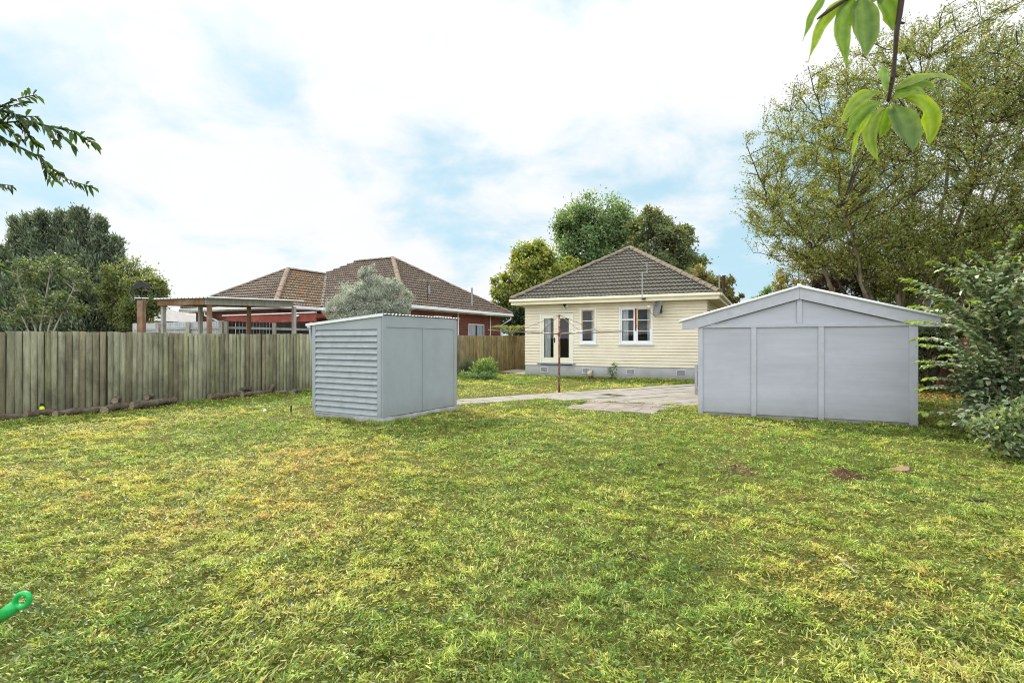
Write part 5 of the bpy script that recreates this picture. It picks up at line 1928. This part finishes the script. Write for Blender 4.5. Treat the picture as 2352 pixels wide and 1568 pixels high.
def overhang_right():
    D0 = 1.32
    root = z2w(1160, -700, D0)
    t = thing('leafy_twig', 'dark twig with large drooping oval leaves hanging in at the upper right', 'branch', tuple(root))
    o0 = root
    pts = [z2w(1160, -700, D0 + .02), z2w(1150, -200, D0 + .01), z2w(1142, 0, D0), z2w(1125, 130, D0), z2w(1096, 300, D0), z2w(1086, 480, D0), z2w(1062, 720, D0), z2w(1022, 905, D0)]
    mb = MB().tube([p - o0 for p in pts], [0.008, 0.0072, 0.0068, 0.0064, 0.0058, 0.0046, 0.0052, 0.0038], 9)
    for (zx, zy, dx) in ((1130, 205, 40), (1072, 690, -22), (1085, 680, 25), (1060, 740, -20)):
        a = z2w(zx, zy, D0) - o0
        b = z2w(zx + dx, zy + 4, D0 - .005) - o0
        mb.tube([a, b], [0.0035, 0.003], 6)
    mb.tube([z2w(1145, -120, D0) - o0, z2w(860, -60, D0) - o0, z2w(640, 0, D0 - .02) - o0, z2w(450, 130, D0 - .03) - o0, z2w(392, 172, D0 - .03) - o0], [0.006, 0.0045, 0.004, 0.0042, 0.002], 7)
    mb.build('stem', M_dark_bark, t, smooth=True)
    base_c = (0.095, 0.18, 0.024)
    lit = (0.165, 0.245, 0.022)  # leaf green with the backlight put into the colour
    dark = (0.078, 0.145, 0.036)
    V3 = Vector
    f0 = V3((0, -1, 0.15))
    L1 = [((960, 830), (760, 800), (590, 1120), 125, 0.0, -.05, (0.2, -0.8, 0.6), lit),
          ((950, 920), (720, 960), (640, 1270), 130, 0.0, -.04, (0.5, -0.8, 0.4), base_c),
          ((900, 970), (690, 1130), (692, 1500), 95, -.02, -.05, (0.8, -0.6, 0.3), lit),
          ((985, 960), (760, 1150), (935, 1440), 120, 0.0, -.03, (-0.5, -0.9, 0.1), lit),
          ((1020, 960), (965, 1090), (945, 1235), 150, .01, .0, (0.3, -1, 0.1), base_c),
          ((1085, 940), (1150, 1120), (1240, 1345), 300, -.01, -.05, (0.05, -1, 0.12), dark),
          ((1150, 880), (1480, 900), (1385, 1300), 190, .02, .03, (-0.4, -0.9, 0.4), lit),
          ((1075, 815), (1420, 560), (1770, 805), 120, 0.0, .05, (0.1, -0.75, 0.7), lit),
          ((1090, 820), (1400, 680), (1485, 890), 165, .01, .04, (0.0, -0.85, 0.6), base_c),
          ((1080, 880), (1230, 770), (1370, 870), 150, -.005, -.02, (0.0, -0.8, 0.6), (0.15, 0.25, 0.03)),
          ((1010, 820), (960, 700), (985, 590), 140, .02, .06, (0.2, -0.9, 0.2), (0.15, 0.26, 0.04)),
          ((1050, 930), (1055, 1000), (1045, 1060), 60, 0.0, .0, (0, -1, 0), lit),
          ((480, -40), (320, 90), (262, 370), 85, -.02, -.04, (0.6, -0.8, 0.2), base_c),
          ((640, 0), (370, 170), (312, 555), 115, -.02, -.05, (0.6, -0.8, 0.2), lit),
          ((740, -10), (500, 180), (665, 610), 185, -.01, -.03, (0.2, -1, 0.1), base_c),
          ((790, -30), (800, 220), (822, 505), 262, .0, -.03, (0.0, -1, 0.08), dark),
          ((900, -40), (1080, 70), (1065, 280), 190, .015, .03, (-0.3, -0.95, 0.1), dark),
          ((860, -60), (900, -20), (880, 20), 120, .02, .02, (0, -1, .2), lit)]
    for (b, m, tp, w, d1, d2, face, col) in L1:
        lm, cols = MB(), []
        strip_leaf(lm, cols, z2w(b[0], b[1], D0) - o0, z2w(m[0], m[1], D0 + d1) - o0, z2w(tp[0], tp[1], D0 + d2) - o0, w * 0.98 * 0.2577 / F * D0, face, col, 1.0)
        fl = np.array(lm.f).ravel()
        np_mesh('leaf', np.array(lm.v), fl, np.full(len(lm.f), 4), M_big_leaf, t, np.array(cols), smooth=True)


overhang_right()


def overhang_left():
    D0 = 3.4
    z = lambda a, b, d=D0: at(0.3905 * a, 183.75 + 0.3905 * b, d)
    root = z(-500, 200)
    t = thing('leafy_branch', 'dark leafy branch ends hanging in at the left edge against the sky', 'branch', tuple(root))
    lines = [[(-500, 200), (-200, 230), (0, 255), (150, 240), (300, 275), (420, 300), (500, 340), (548, 376)],
             [(-200, 230), (0, 345), (110, 395), (240, 455), (300, 520), (380, 580), (470, 610), (542, 630)],
             [(-200, 230), (-20, 170), (60, 130), (130, 105), (215, 88)],
             [(-300, 560), (-60, 610), (75, 622)], [(-300, 300), (-60, 200), (40, 160), (150, 130)],
             [(0, 255), (60, 190), (120, 215), (230, 215)], [(110, 240), (170, 330), (240, 400)], [(240, 455), (265, 520), (330, 600)],
             [(300, 275), (360, 330), (440, 390)], [(0, 255), (60, 300), (130, 350)], [(-60, 300), (20, 340), (60, 370)], [(160, 240), (240, 260), (300, 330), (330, 380)],
             [(-400, 900), (-60, 960), (40, 1000)], [(-400, 950), (-60, 1060), (30, 1130)], [(-400, 1000), (-80, 1200), (10, 1290)]]
    mb = MB()
    P, D, Nn = [], [], []
    r2 = random.Random(8)
    for li, ln_ in enumerate(lines):
        pts = [z(a, b, D0 + r2.uniform(-.1, .1)) - root for a, b in ln_]
        mb.tube(pts, [0.007 * (1 - 0.8 * i / len(pts)) for i in range(len(pts))], 5, cap=False)
        for i in range(len(pts) - 1):
            seg = pts[i + 1] - pts[i]
            m = max(2, int(seg.length / 0.017))
            for j in range(m):
                p = pts[i] + seg * (j / m)
                dv = seg.normalized()
                s = 1 if j % 2 else -1
                P.append(tuple(p))
                D.append(tuple(dv * 0.7 + Vector((0.15, s * 0.55 + r2.gauss(0, .2), r2.uniform(-1.0, 0.25)))))
                Nn.append((r2.gauss(0, .5), r2.gauss(-.3, .5), 1))
    mb.build('stem', M_dark_bark, t, smooth=True)
    n = len(P)
    s_ = rng.uniform(0.7, 1.25, n)
    leaves('leaves', np.array(P), np.array(D), np.array(Nn), 0.062 * s_, 0.022 * s_, pick([(0.035, 0.075, 0.02), (0.055, 0.105, 0.03), (0.08, 0.14, 0.04)], n), M_leaf, t, rounded=True, droop=0.2)


overhang_left()

# ----------------------------------------------------------------- neighbour: brick house
nb = thing('brick_house', 'red brick house with an orange lichened hip tile roof beyond the fence', 'house', (NO[0], NO[1], 0), -TH_N)
# local: x = -t (left is negative), y = s (away)
NZ = 3.36
NP = 0.61
SD = 10.5
LT_ = 13.6
C0 = (0.0, 0.0, NZ)
R0 = (0.0, SD, NZ)
P2 = (-SD / 2, SD / 2, NZ + NP * SD / 2)
P3 = (-LT_ + SD / 2, SD / 2, NZ + NP * SD / 2)
L0 = (-LT_, 0.0, NZ)
L1 = (-LT_, SD, NZ)
roof_face('roof', [L0, C0, P2, P3], M_tile_n, nb, row=0.34, wave=0.17)
roof_face('roof', [C0, R0, P2], M_tile_n, nb, row=0.34, wave=0.17)
roof_face('roof', [L1, L0, P3], M_tile_n, nb, row=0.34, wave=0.17)
roof_face('roof', [R0, L1, P3, P2], M_tile_n, nb, row=0.34, wave=0.17)
# wing
wr, wl, wf = -5.5, -13.05, -2.8
wm = (wr + wl) / 2
hw_ = (wr - wl) / 2
WZ = NZ + NP * hw_
sv = hw_
W1, W2 = (wl, wf, NZ), (wr, wf, NZ)
P1 = (wm, wf + hw_, WZ)
VT = (wm, hw_, WZ)
roof_face('roof', [W1, W2, P1], M_tile_n, nb, row=0.34, wave=0.17)
roof_face('roof', [W2, (wr, 0.0, NZ), VT, P1], M_tile_o, nb, row=0.34, wave=0.17)
roof_face('roof', [(wl, 0.0, NZ), W1, P1, VT], M_tile_n, nb, row=0.34, wave=0.17)
up = Vector((0, 0, 0.05))
for a, b, m_ in ((C0, P2, M_cap_o), (R0, P2, M_cap_o), (P2, P3, M_cap), (W1, P1, M_cap), (W2, P1, M_cap_o), (P1, VT, M_cap_o)):
    ridge_caps('ridge_cap', Vector(a) + up, Vector(b) + up, m_, nb, 0.125)
MB().bar(Vector((wr, 0.0, NZ)) + Vector((0, 0, 0.055)), Vector(VT) + Vector((0, 0, 0.055)), 0.14, 0.02).build('valley_flashing', M_concrete, nb)
OVN = 0.5
mb = MB()
mb.box(-LT_ + OVN, -OVN, OVN, OVN + 0.2, -0.1, NZ - 0.22).box(-OVN - 0.2, -OVN, OVN + 0.201, SD - OVN, -0.1, NZ - 0.22)
mb.box(wl + OVN, wr - OVN, wf + OVN, wf + OVN + 0.2, -0.1, NZ - 0.22).box(wr - OVN - 0.2, wr - OVN, wf + OVN + 0.201, OVN, -0.1, NZ - 0.22).box(wl + OVN, wl + OVN + 0.2, wf + OVN + 0.201, OVN, -0.1, NZ - 0.22)
mb.box(-LT_ + OVN, -LT_ + OVN + 0.2, OVN + 0.201, SD - OVN, -0.1, NZ - 0.22)
mb.build('wall', M_brick, nb)
mb = MB()
mb.box(-LT_ + .02, -.02, 0.02, SD - .02, NZ - 0.21, NZ - 0.18).box(wl + .02, wr - .02, wf + .02, 0.019, NZ - 0.21, NZ - 0.18)
mb.build('soffit', mat('white_soffit', (0.6, 0.62, 0.6), 0.06, 2), nb)
for a, b in ((W1, W2), ((wr, 0.0, NZ), C0), (C0, R0), (W2, (wr, -0.06, NZ))):
    a, b = Vector(a), Vector(b)
    d = (b - a).normalized()
    o_ = Vector((d.y, -d.x, 0)) * 0.06
    z_ = Vector((0, 0, -0.09))
    MB().bar(a + o_ + z_ - d * 0.06, b + o_ + z_ + d * 0.06, 0.12, 0.16).build('gutter', M_white, nb, bevel=0.02)
# side wall windows and downpipes (facing the fence)
for (y0, y1, z0, z1) in ((6.2, 7.9, 1.0, 2.62), (2.9, 4.5, 1.3, 2.95)):
    w_ = MB()
    xw = -OVN
    w_.box(xw, xw + 0.045, y0, y0 + 0.06, z0, z1).box(xw, xw + 0.045, y1 - 0.06, y1, z0, z1).box(xw, xw + 0.045, y0 + .061, y1 - .061, z1 - 0.06, z1).box(xw, xw + 0.045, y0 + .061, y1 - .061, z0, z0 + 0.07)
    win = w_.build('window', M_white, nb)
    MB().box(xw + 0.003, xw + 0.03, (y0 + y1) / 2 - 0.06, (y0 + y1) / 2 + 0.06, z0 + .07, z1 - .06).box(xw + 0.003, xw + 0.025, y0 + .061, y0 + .12, z0 + .07, z1 - .06).box(xw + 0.003, xw + 0.025, y1 - .12, y1 - .061, z0 + .07, z1 - .06).build('sash', M_black, win)
    MB().box(xw + 0.001, xw + 0.010, y0 + .121, (y0 + y1) / 2 - .061, z0 + .071, z1 - .061).box(xw + 0.001, xw + 0.010, (y0 + y1) / 2 + .061, y1 - .121, z0 + .071, z1 - .061).build('pane', mat('curtained_glass', (0.34, 0.37, 0.42), 0.25, 4, 0.15, 0.6, stretch=(6, 6, 0.4)), win)
for yy, r in ((5.1, 0.045), (8.6, 0.03)):
    MB().tube([(-OVN + 0.05, yy, 0), (-OVN + 0.05, yy, NZ - 0.2)], r, 8).build('downpipe', M_white, nb, smooth=True)
MB().tube([(0.02, SD - 0.15, NZ - 0.17), (0.02, SD - 0.15, NZ - 0.35), (-OVN + 0.06, SD - OVN - 0.1, NZ - 0.75), (-OVN + 0.06, SD - OVN - 0.1, 0)], 0.045, 8).build('downpipe', M_white, nb, smooth=True)
MB().tube([(wl + 2.0, wf + 0.05, NZ - 0.17), (wl + 2.0, wf + 0.05, NZ - 0.4), (wl + 2.75, wf + OVN - 0.06, NZ - 0.75), (wl + 2.75, wf + OVN - 0.06, 0)], 0.05, 8).build('downpipe', M_white, nb, smooth=True)
# front window strip of the wing, red canopy beam
MB().box(wl + 3.9, wr - 0.9, wf + OVN - 0.05, wf + OVN, 1.0, 2.75).build('window', M_white, nb)
MB().box(wl + 4.0, wr - 1.0, wf + OVN - 0.06, wf + OVN - 0.051, 1.1, 2.65).build('pane', MATS['curtained_glass'], nb)
MB().bar((wl + 4.6, wf - 0.5, 2.66), (-2.2, wf - 0.5, 2.66), 0.05, 0.36).build('canopy_beam', M_red, nb)
MB().bar((wl + 4.4, wf - 0.53, 2.87), (-2.2, wf - 0.53, 2.87), 0.12, 0.045).build('canopy_edge', M_white, nb)
mb = MB()
for i in range(9):
    xx = wl + 4.8 + i * 0.75
    mb.bar((xx, wf - 0.47, 2.74), (xx, min(0.3, wf + 3.2), 2.9), 0.05, 0.15)
mb.build('canopy_rafter', M_red, nb)
for xx in (wl + 4.75, -6.0, -2.4):
    MB().box(xx - 0.06, xx + 0.06, wf - 0.62, wf - 0.53, 0, 2.5).build('canopy_post', M_red, nb)
# aerial, vent pipes
q = (-1.1, 3.3)
zq = NZ + NP * 1.1
an = MB().tube([(-0.35, 2.2, NZ + 0.1), (-0.35, 2.2, NZ + 1.35)], 0.018, 6).build('aerial', M_black, nb)
mb = MB().tube([(-0.6, 1.9, NZ + 1.33), (-0.1, 2.75, NZ + 1.36)], 0.010, 6)
for i in range(6):
    f = i / 5
    px_, py_ = -0.6 + 0.5 * f, 1.9 + 0.85 * f
    mb.tube([(px_ - 0.13, py_ + 0.08, NZ + 1.35), (px_ + 0.13, py_ - 0.08, NZ + 1.35)], 0.005, 4)
mb.build('antenna_rods', M_galv, an)
MB().tube([(-1.3, 3.6, NZ + 0.7), (-1.3, 3.6, NZ + 1.25)], 0.05, 8).build('vent_pipe', M_dish, nb)
MB().tube([(-0.5, 6.6, NZ + 0.2), (-0.5, 6.6, NZ + 1.35)], 0.055, 8).build('vent_pipe', M_dish, nb)
# flood lamps under the canopy
for xx in (-3.2,):
    MB().tube([(xx, wf - 0.55, 2.75), (xx - 0.18, wf - 0.72, 2.70)], [0.03, 0.08], 10).build('flood_lamp', M_white, nb)

# ----------------------------------------------------------------- neighbour: carport
cp = at(470, 784, 16.5)
A_ = Vector((math.cos(TH_N), -math.sin(TH_N), 0))
B_ = Vector((math.sin(TH_N), math.cos(TH_N), 0))
cpt = thing('carport', 'open timber carport with a flat ribbed metal roof just over the fence', 'carport', (cp.x, cp.y, 0), -TH_N)
W_, D_ = 2.5, 3.2
zc = lambda x, y: 2.90 + 0.02 * (-x) + 0.035 * y


def roofbeam(a, b, name, m):
    MB().bar((a[0], a[1], zc(*a) - 0.09), (b[0], b[1], zc(*b) - 0.09), 0.045, 0.19).build(name, m, cpt)


roofbeam((-W_, 0), (0.0, 0), 'beam', M_post)
roofbeam((0.025, 0.0), (0.025, D_), 'beam', M_silver_wood)
roofbeam((-W_ - 0.025, 0.03), (-W_ - 0.025, D_), 'beam', M_post)
roofbeam((-W_, D_), (0.0, D_ + 0.0), 'beam', M_post)
for y_ in (0.8, 1.6, 2.4):
    roofbeam((-W_, y_), (-0.005, y_), 'rafter', M_post)
for (x_, y_, m_) in ((0.0, 0.05, M_post), (0.02, D_ - 0.05, M_silver_wood), (-W_ + 0.05, 0.05, M_silver_wood), (-W_ + 0.05, D_ * 0.40, M_silver_wood), (-W_ + 0.05, D_ - 0.05, M_post)):
    MB().box(x_ - 0.055, x_ + 0.055, y_ - 0.055 + 0.1, y_ + 0.055 + 0.1, 0, zc(x_, y_) - 0.18).build('post', m_, cpt)
vs, fs = [], []
prof = []
n = 16
xx = -W_ - 0.18
while xx < 0.28:
    prof += [(xx, 0.0), (xx + 0.13, 0.0), (xx + 0.145, 0.032), (xx + 0.175, 0.032), (xx + 0.19, 0.0)]
    xx += 0.19
for (a, h) in prof:
    for y_ in (-0.12, D_ + 0.2):
        vs.append((a, y_, zc(a, y_) + 0.02 + h))
for i in range(len(prof) - 1):
    fs.append((2 * i, 2 * i + 2, 2 * i + 3, 2 * i + 1))
m_ = MB()
m_.add(vs, fs)
ro = m_.build('roof', M_roof_edge, cpt)
sm = ro.modifiers.new('t', 'SOLIDIFY')
sm.thickness = 0.006

# post with a weather vane
vp = at(325, 784, 14.3)
wv = thing('weathervane', 'dark whale shaped weathervane on a brown post above the fence', 'weathervane', (vp.x, vp.y, 0))
MB().box(-0.075, 0.075, -0.075, 0.075, 0, 1.6 + (784 - 690) / F * 14.3).build('post', M_post, wv, bevel=0.008)
zt = 1.6 + (784 - 690) / F * 14.3
MB().tube([(0, 0, zt), (0, 0, zt + 0.28)], 0.012, 6).build('spindle', M_black, wv)
MB().tube([(-0.18, 0, zt + 0.06), (0.18, 0, zt + 0.06)], 0.012, 6).build('cross_bar', M_white, wv)
poly = []
for i in range(13):
    a = PI * (1.02 - 1.0 * i / 12)
    poly.append((0.25 * math.cos(a), zt + 0.25 + 0.24 * math.sin(a)))
for i in range(12, -1, -1):
    a = PI * (1.02 - 1.0 * i / 12)
    th = 0.13 * math.sin(PI * (i + 0.6) / 13) + 0.01
    poly.append(((0.25 - th) * math.cos(a), zt + 0.25 + (0.24 - th) * math.sin(a)))
vm = MB()
n = len(poly)
h = n // 2
for i in range(h - 1):
    vm.prism([poly[i], poly[i + 1], poly[n - 2 - i], poly[n - 1 - i]], -0.008, 0.008)
vm.prism([(0.02, zt + 0.30), (0.25, zt + 0.235), (0.24, zt + 0.20), (0.05, zt + 0.255)], -0.009, 0.009)
vm.prism([(-0.2, zt + 0.25), (-0.3, zt + 0.16), (-0.16, zt + 0.20)], -0.009, 0.009)
vm.build('whale_silhouette', M_black, wv)

# neighbour's grey fence in two runs
nfc = Vector((-10.84, 20.5, 0))
for (nm, lab, vec, ln_, m_b, dark) in (('board_fence', 'pale grey vertical board fence behind the carport posts', -A_, 6.2, M_pale_fence, False),
                                       ('board_fence', 'dark board fence with a silvered rail between the carport and the shed', B_, 7.0, M_dark_fence, True)):
    tt = thing(nm, lab, 'fence', tuple(nfc), 0, 'board fences in the neighbouring yard')
    sidev = Vector((vec.y, -vec.x, 0))
    if sidev.y > 0:
        sidev = -sidev
    mb = MB()
    s = 0.03
    while s < ln_:
        w = 0.15
        a, b = vec * s, vec * (s + w - 0.03)
        mb.bar((a.x, a.y, 1.2), (b.x, b.y, 1.2), 0.02, 2.35 + random.uniform(-.02, .02))
        s += w
    mb.build('boards', m_b, tt)
    for zz in (0.5, 2.12):
        a, b = sidev * 0.04, vec * ln_ + sidev * 0.04
        MB().bar((a.x, a.y, zz), (b.x, b.y, zz), 0.05, 0.09).build('rail', M_silver_wood, tt)
    s = 0.0
    while s < ln_:
        a = vec * s + sidev * 0.11
        MB().box(a.x - 0.06, a.x + 0.06, a.y - 0.06, a.y + 0.06, 0, 2.36).build('post', M_silver_wood, tt)
        s += 2.1
# far houses glimpsed at the left
fh = at(398, 784, 46)
f1 = thing('cottage', 'small pale house with a grey hip roof glimpsed beneath the carport roof', 'house', (fh.x, fh.y, 0), -0.3)
MB().box(-4.5, 1.0, 0.5, 8, 0, 3.35).build('wall', M_pale_wall, f1)
m_ = MB()
m_.add([(-5.2, 0, 3.35), (1.5, 0, 3.35), (1.5, 8.5, 3.35), (-5.2, 8.5, 3.35), (-1.8, 3.4, 5.1), (-1.8, 5.1, 5.1)], [(0, 1, 4), (1, 2, 5, 4), (2, 3, 5), (3, 0, 4, 5)])
m_.build('roof', M_pale_roof, f1)
MB().bar((-5.25, -0.05, 3.3), (1.55, -0.05, 3.3), 0.12, 0.16).build('gutter', M_white, f1)
fh = at(285, 784, 40)
f2 = thing('cottage', 'pale wall of a distant house low behind the small yard tree', 'house', (fh.x, fh.y, 0), -0.2)
MB().box(-4.0, 2.2, 0, 6, 0, 3.1).build('wall', M_pale_wall, f2)
m_ = MB()
m_.add([(-4.3, -0.4, 3.1), (2.6, -0.4, 3.1), (2.6, 6.4, 3.1), (-4.3, 6.4, 3.1), (-2, 3, 4.3), (0.5, 3, 4.3)], [(0, 1, 5, 4), (1, 2, 5), (2, 3, 4, 5), (3, 0, 4)])
m_.build('roof', M_pale_roof, f2)
MB().box(-1.2, 0.0, -0.03, 0.0, 1.2, 2.3).build('window', M_dish, f2)
fh = at(440, 784, 52)
clump_tree('distant_shrub', 'pale yellow shrub in the gap under the carport roof', 'shrub', fh.xy, [(440, 728, 26, 12, 52), (415, 735, 20, 12, 52)], 2200, 0.25, 0.14, [(0.30, 0.30, 0.06), (0.22, 0.25, 0.06)], 0.08, M_dark_bark, clumps=10)

# right: brown fence and glimpsed blue house
bf = thing('stained_fence', 'reddish brown board fence in the shade behind the arching bush', 'fence', (14.9, 19.2, 0))
dv = Vector((-0.455, -0.89, 0))
mb = MB()
s = -4.0
while s < 11:
    a, b = dv * s, dv * (s + 0.145)
    mb.bar((a.x, a.y, 0.83), (b.x, b.y, 0.83), 0.02, 1.72)
    s += 0.15
mb.build('boards', M_brown_fence, bf)
mb = MB()
for zz in (0.4, 1.4):
    a, b = dv * -4 + Vector((0.04, -0.02, 0)), dv * 11 + Vector((0.04, -0.02, 0))
    mb.bar((a.x, a.y, zz), (b.x, b.y, zz), 0.04, 0.08)
mb.build('rails', M_brown_fence, bf)
hb = at(2262, 784, 21)
h3 = thing('blue_house', 'pale blue house with an orange roof half hidden by the right hand bushes', 'house', (hb.x, hb.y, 0), -TH_G)
mb = MB()
boards(mb, lambda u, o, z: (u, -o, z), 0, 6, 0.4, 2.9, 16)
boards(mb, lambda u, o, z: (-o, 7 - u, z), 0, 7, 0.4, 2.9, 16)
mb.box(0.02, 5.9, 0.03, 6.9, 0, 2.9)
mb.build('wall', M_blue_wall, h3)
MB().box(0.35, 1.25, -0.05, -0.025, 1.0, 2.3).build('window', M_white, h3)
MB().box(0.45, 1.15, -0.06, -0.051, 1.1, 2.2).build('pane', MATS['curtained_glass'], h3)
m_ = MB()
m_.add([(1.2, 0.6, 2.95), (7.2, 0.6, 2.95), (7.2, 7.5, 2.95), (1.2, 7.5, 2.95), (4, 3.6, 4.9), (4.4, 4, 4.9)], [(0, 1, 5, 4), (1, 2, 5), (2, 3, 4, 5), (3, 0, 4)])
m_.build('roof', M_orange_roof, h3)

# ----------------------------------------------------------------- sky, sun, camera
SUN_AZ, SUN_EL = math.radians(-36), math.radians(40)     # azimuth from straight ahead, positive right
w = bpy.data.worlds.new('World')
scene.world = w
w.use_nodes = True
nt = w.node_tree
for n_ in list(nt.nodes):
    nt.nodes.remove(n_)
out = nt.nodes.new('ShaderNodeOutputWorld')
bg = nt.nodes.new('ShaderNodeBackground')
sky = nt.nodes.new('ShaderNodeTexSky')
sky.sky_type = 'NISHITA'
sky.sun_disc = False
sky.sun_elevation = SUN_EL
sky.sun_rotation = SUN_AZ
sky.air_density = 1.0
sky.dust_density = 1.0
tc = nt.nodes.new('ShaderNodeTexCoord')
sep = nt.nodes.new('ShaderNodeSeparateXYZ')
L(nt, tc.outputs['Generated'], sep.inputs[0])


def math_node(op, a, b=None, clamp=False):
    m = nt.nodes.new('ShaderNodeMath')
    m.operation = op
    m.use_clamp = clamp
    for i, v in enumerate((a, b)):
        if v is None:
            continue
        if isinstance(v, (int, float)):
            m.inputs[i].default_value = v
        else:
            L(nt, v, m.inputs[i])
    return m.outputs[0]


zc_ = math_node('ADD', math_node('MAXIMUM', sep.outputs[2], 0.0), 0.34)
cb = nt.nodes.new('ShaderNodeCombineXYZ')
L(nt, math_node('DIVIDE', sep.outputs[0], zc_), cb.inputs[0])
L(nt, math_node('DIVIDE', sep.outputs[1], zc_), cb.inputs[1])
cb.inputs[2].default_value = 3.7
n1 = noise(nt, 2.9, 9, 0.56, vec=cb.outputs[0], dist=0.25)
n2 = noise(nt, 0.75, 3, 0.5, vec=cb.outputs[0])
# thinner cloud low on the right, thicker elsewhere
bias = math_node('MULTIPLY', math_node('SUBTRACT', sep.outputs[0], 0.12), 0.05)
val = math_node('SUBTRACT', math_node('ADD', math_node('SUBTRACT', math_node('MULTIPLY', n1, 1.15), 0.150), math_node('MULTIPLY', n2, 0.30)), bias)
# clearer and denser parts of the cloud deck, as directions
for (px_, py_, k_, amt) in ((60, 60, 60, -0.075), (20, 260, 90, -0.05), (1010, 130, 400, -0.08), (1360, 320, 160, -0.11), (700, 250, 400, -0.06), (930, 440, 260, -0.06), (1680, 600, 90, -0.19), (1150, 480, 300, -0.07),
                            (330, 520, 300, -0.07), (1850, 330, 300, -0.09), (820, 470, 500, -0.05), (450, 330, 45, 0.02), (900, 60, 60, 0.02), (1650, 120, 40, 0.12), (550, 560, 90, 0.08), (1150, 330, 300, 0.06)):
    dv_ = (at(px_, py_, 1.0) - Vector((0, 0, EYE))).normalized()
    dt = nt.nodes.new('ShaderNodeVectorMath')
    dt.operation = 'DOT_PRODUCT'
    L(nt, tc.outputs['Generated'], dt.inputs[0])
    dt.inputs[1].default_value = tuple(dv_)
    val = math_node('ADD', val, math_node('MULTIPLY', math_node('POWER', math_node('MAXIMUM', dt.outputs['Value'], 0.0), float(k_)), amt))
mask = nt.nodes.new('ShaderNodeMapRange')
mask.interpolation_type = 'SMOOTHSTEP'
mask.inputs['From Min'].default_value = 0.33
mask.inputs['From Max'].default_value = 0.66
L(nt, val, mask.inputs['Value'])
# unseen cloud overhead and behind the camera brightened as added fill light
back = math_node('MULTIPLY', math_node('ADD', math_node('MULTIPLY', sep.outputs[1], -0.5), 0.5), 1.0)
zen = math_node('MAXIMUM', sep.outputs[2], 0.0)
n3 = noise(nt, 2.6, 6, 0.6, vec=cb.outputs[0], dist=0.6)
br0 = math_node('ADD', 9.35, math_node('MULTIPLY', n3, 1.2))
br_ = math_node('ADD', math_node('ADD', br0, math_node('MULTIPLY', math_node('POWER', back, 2.4), 22.0)), math_node('MULTIPLY', math_node('POWER', zen, 4.0), 13.0))
cc = nt.nodes.new('ShaderNodeCombineColor')
L(nt, math_node('MULTIPLY', br_, 0.985), cc.inputs[0])
L(nt, br_, cc.inputs[1])
L(nt, math_node('MULTIPLY', br_, 1.02), cc.inputs[2])
blue = mixc(nt, 0.85, sky.outputs[0], (5.7, 8.5, 9.9))
skyc = mixc(nt, mask.outputs[0], blue, cc.outputs[0])
L(nt, skyc, bg.inputs[0])
bg.inputs[1].default_value = 0.1
L(nt, bg.outputs[0], out.inputs[0])

sd = bpy.data.lights.new('sun', 'SUN')
sd.energy = 5.0
sd.angle = math.radians(3)
sd.color = (1.0, 0.94, 0.82)
so = bpy.data.objects.new('sun', sd)
COL.objects.link(so)
dirv = Vector((math.sin(SUN_AZ) * math.cos(SUN_EL), math.cos(SUN_AZ) * math.cos(SUN_EL), math.sin(SUN_EL)))
so.rotation_euler = dirv.to_track_quat('Z', 'Y').to_euler()
so.location = dirv * 60

cam = bpy.data.cameras.new('camera')
cam.sensor_width = 36.0
cam.lens = 36.0 * F / 2352.0
cam.clip_start = 0.05
cam.clip_end = 3000
cam.dof.use_dof = True
cam.dof.focus_distance = 11.0
cam.dof.aperture_fstop = 7.0
co = bpy.data.objects.new('camera', cam)
COL.objects.link(co)
co.location = (0, 0, EYE)
co.rotation_euler = (PI / 2, 0, 0)
scene.camera = co
scene.view_settings.view_transform = 'Standard'
scene.view_settings.look = 'None'
scene.view_settings.exposure = 0
scene.view_settings.gamma = 1
scene.render.resolution_x, scene.render.resolution_y = 1024, 682
try:
    scene.cycles.filter_width = 1.1
    scene.cycles.use_denoising = True
    scene.cycles.denoiser = 'OPENIMAGEDENOISE'
    scene.cycles.denoising_input_passes = 'RGB_ALBEDO_NORMAL'
    scene.cycles.denoising_prefilter = 'NONE'
    scene.cycles.max_bounces = 8
    scene.cycles.transparent_max_bounces = 12
except Exception:
    pass
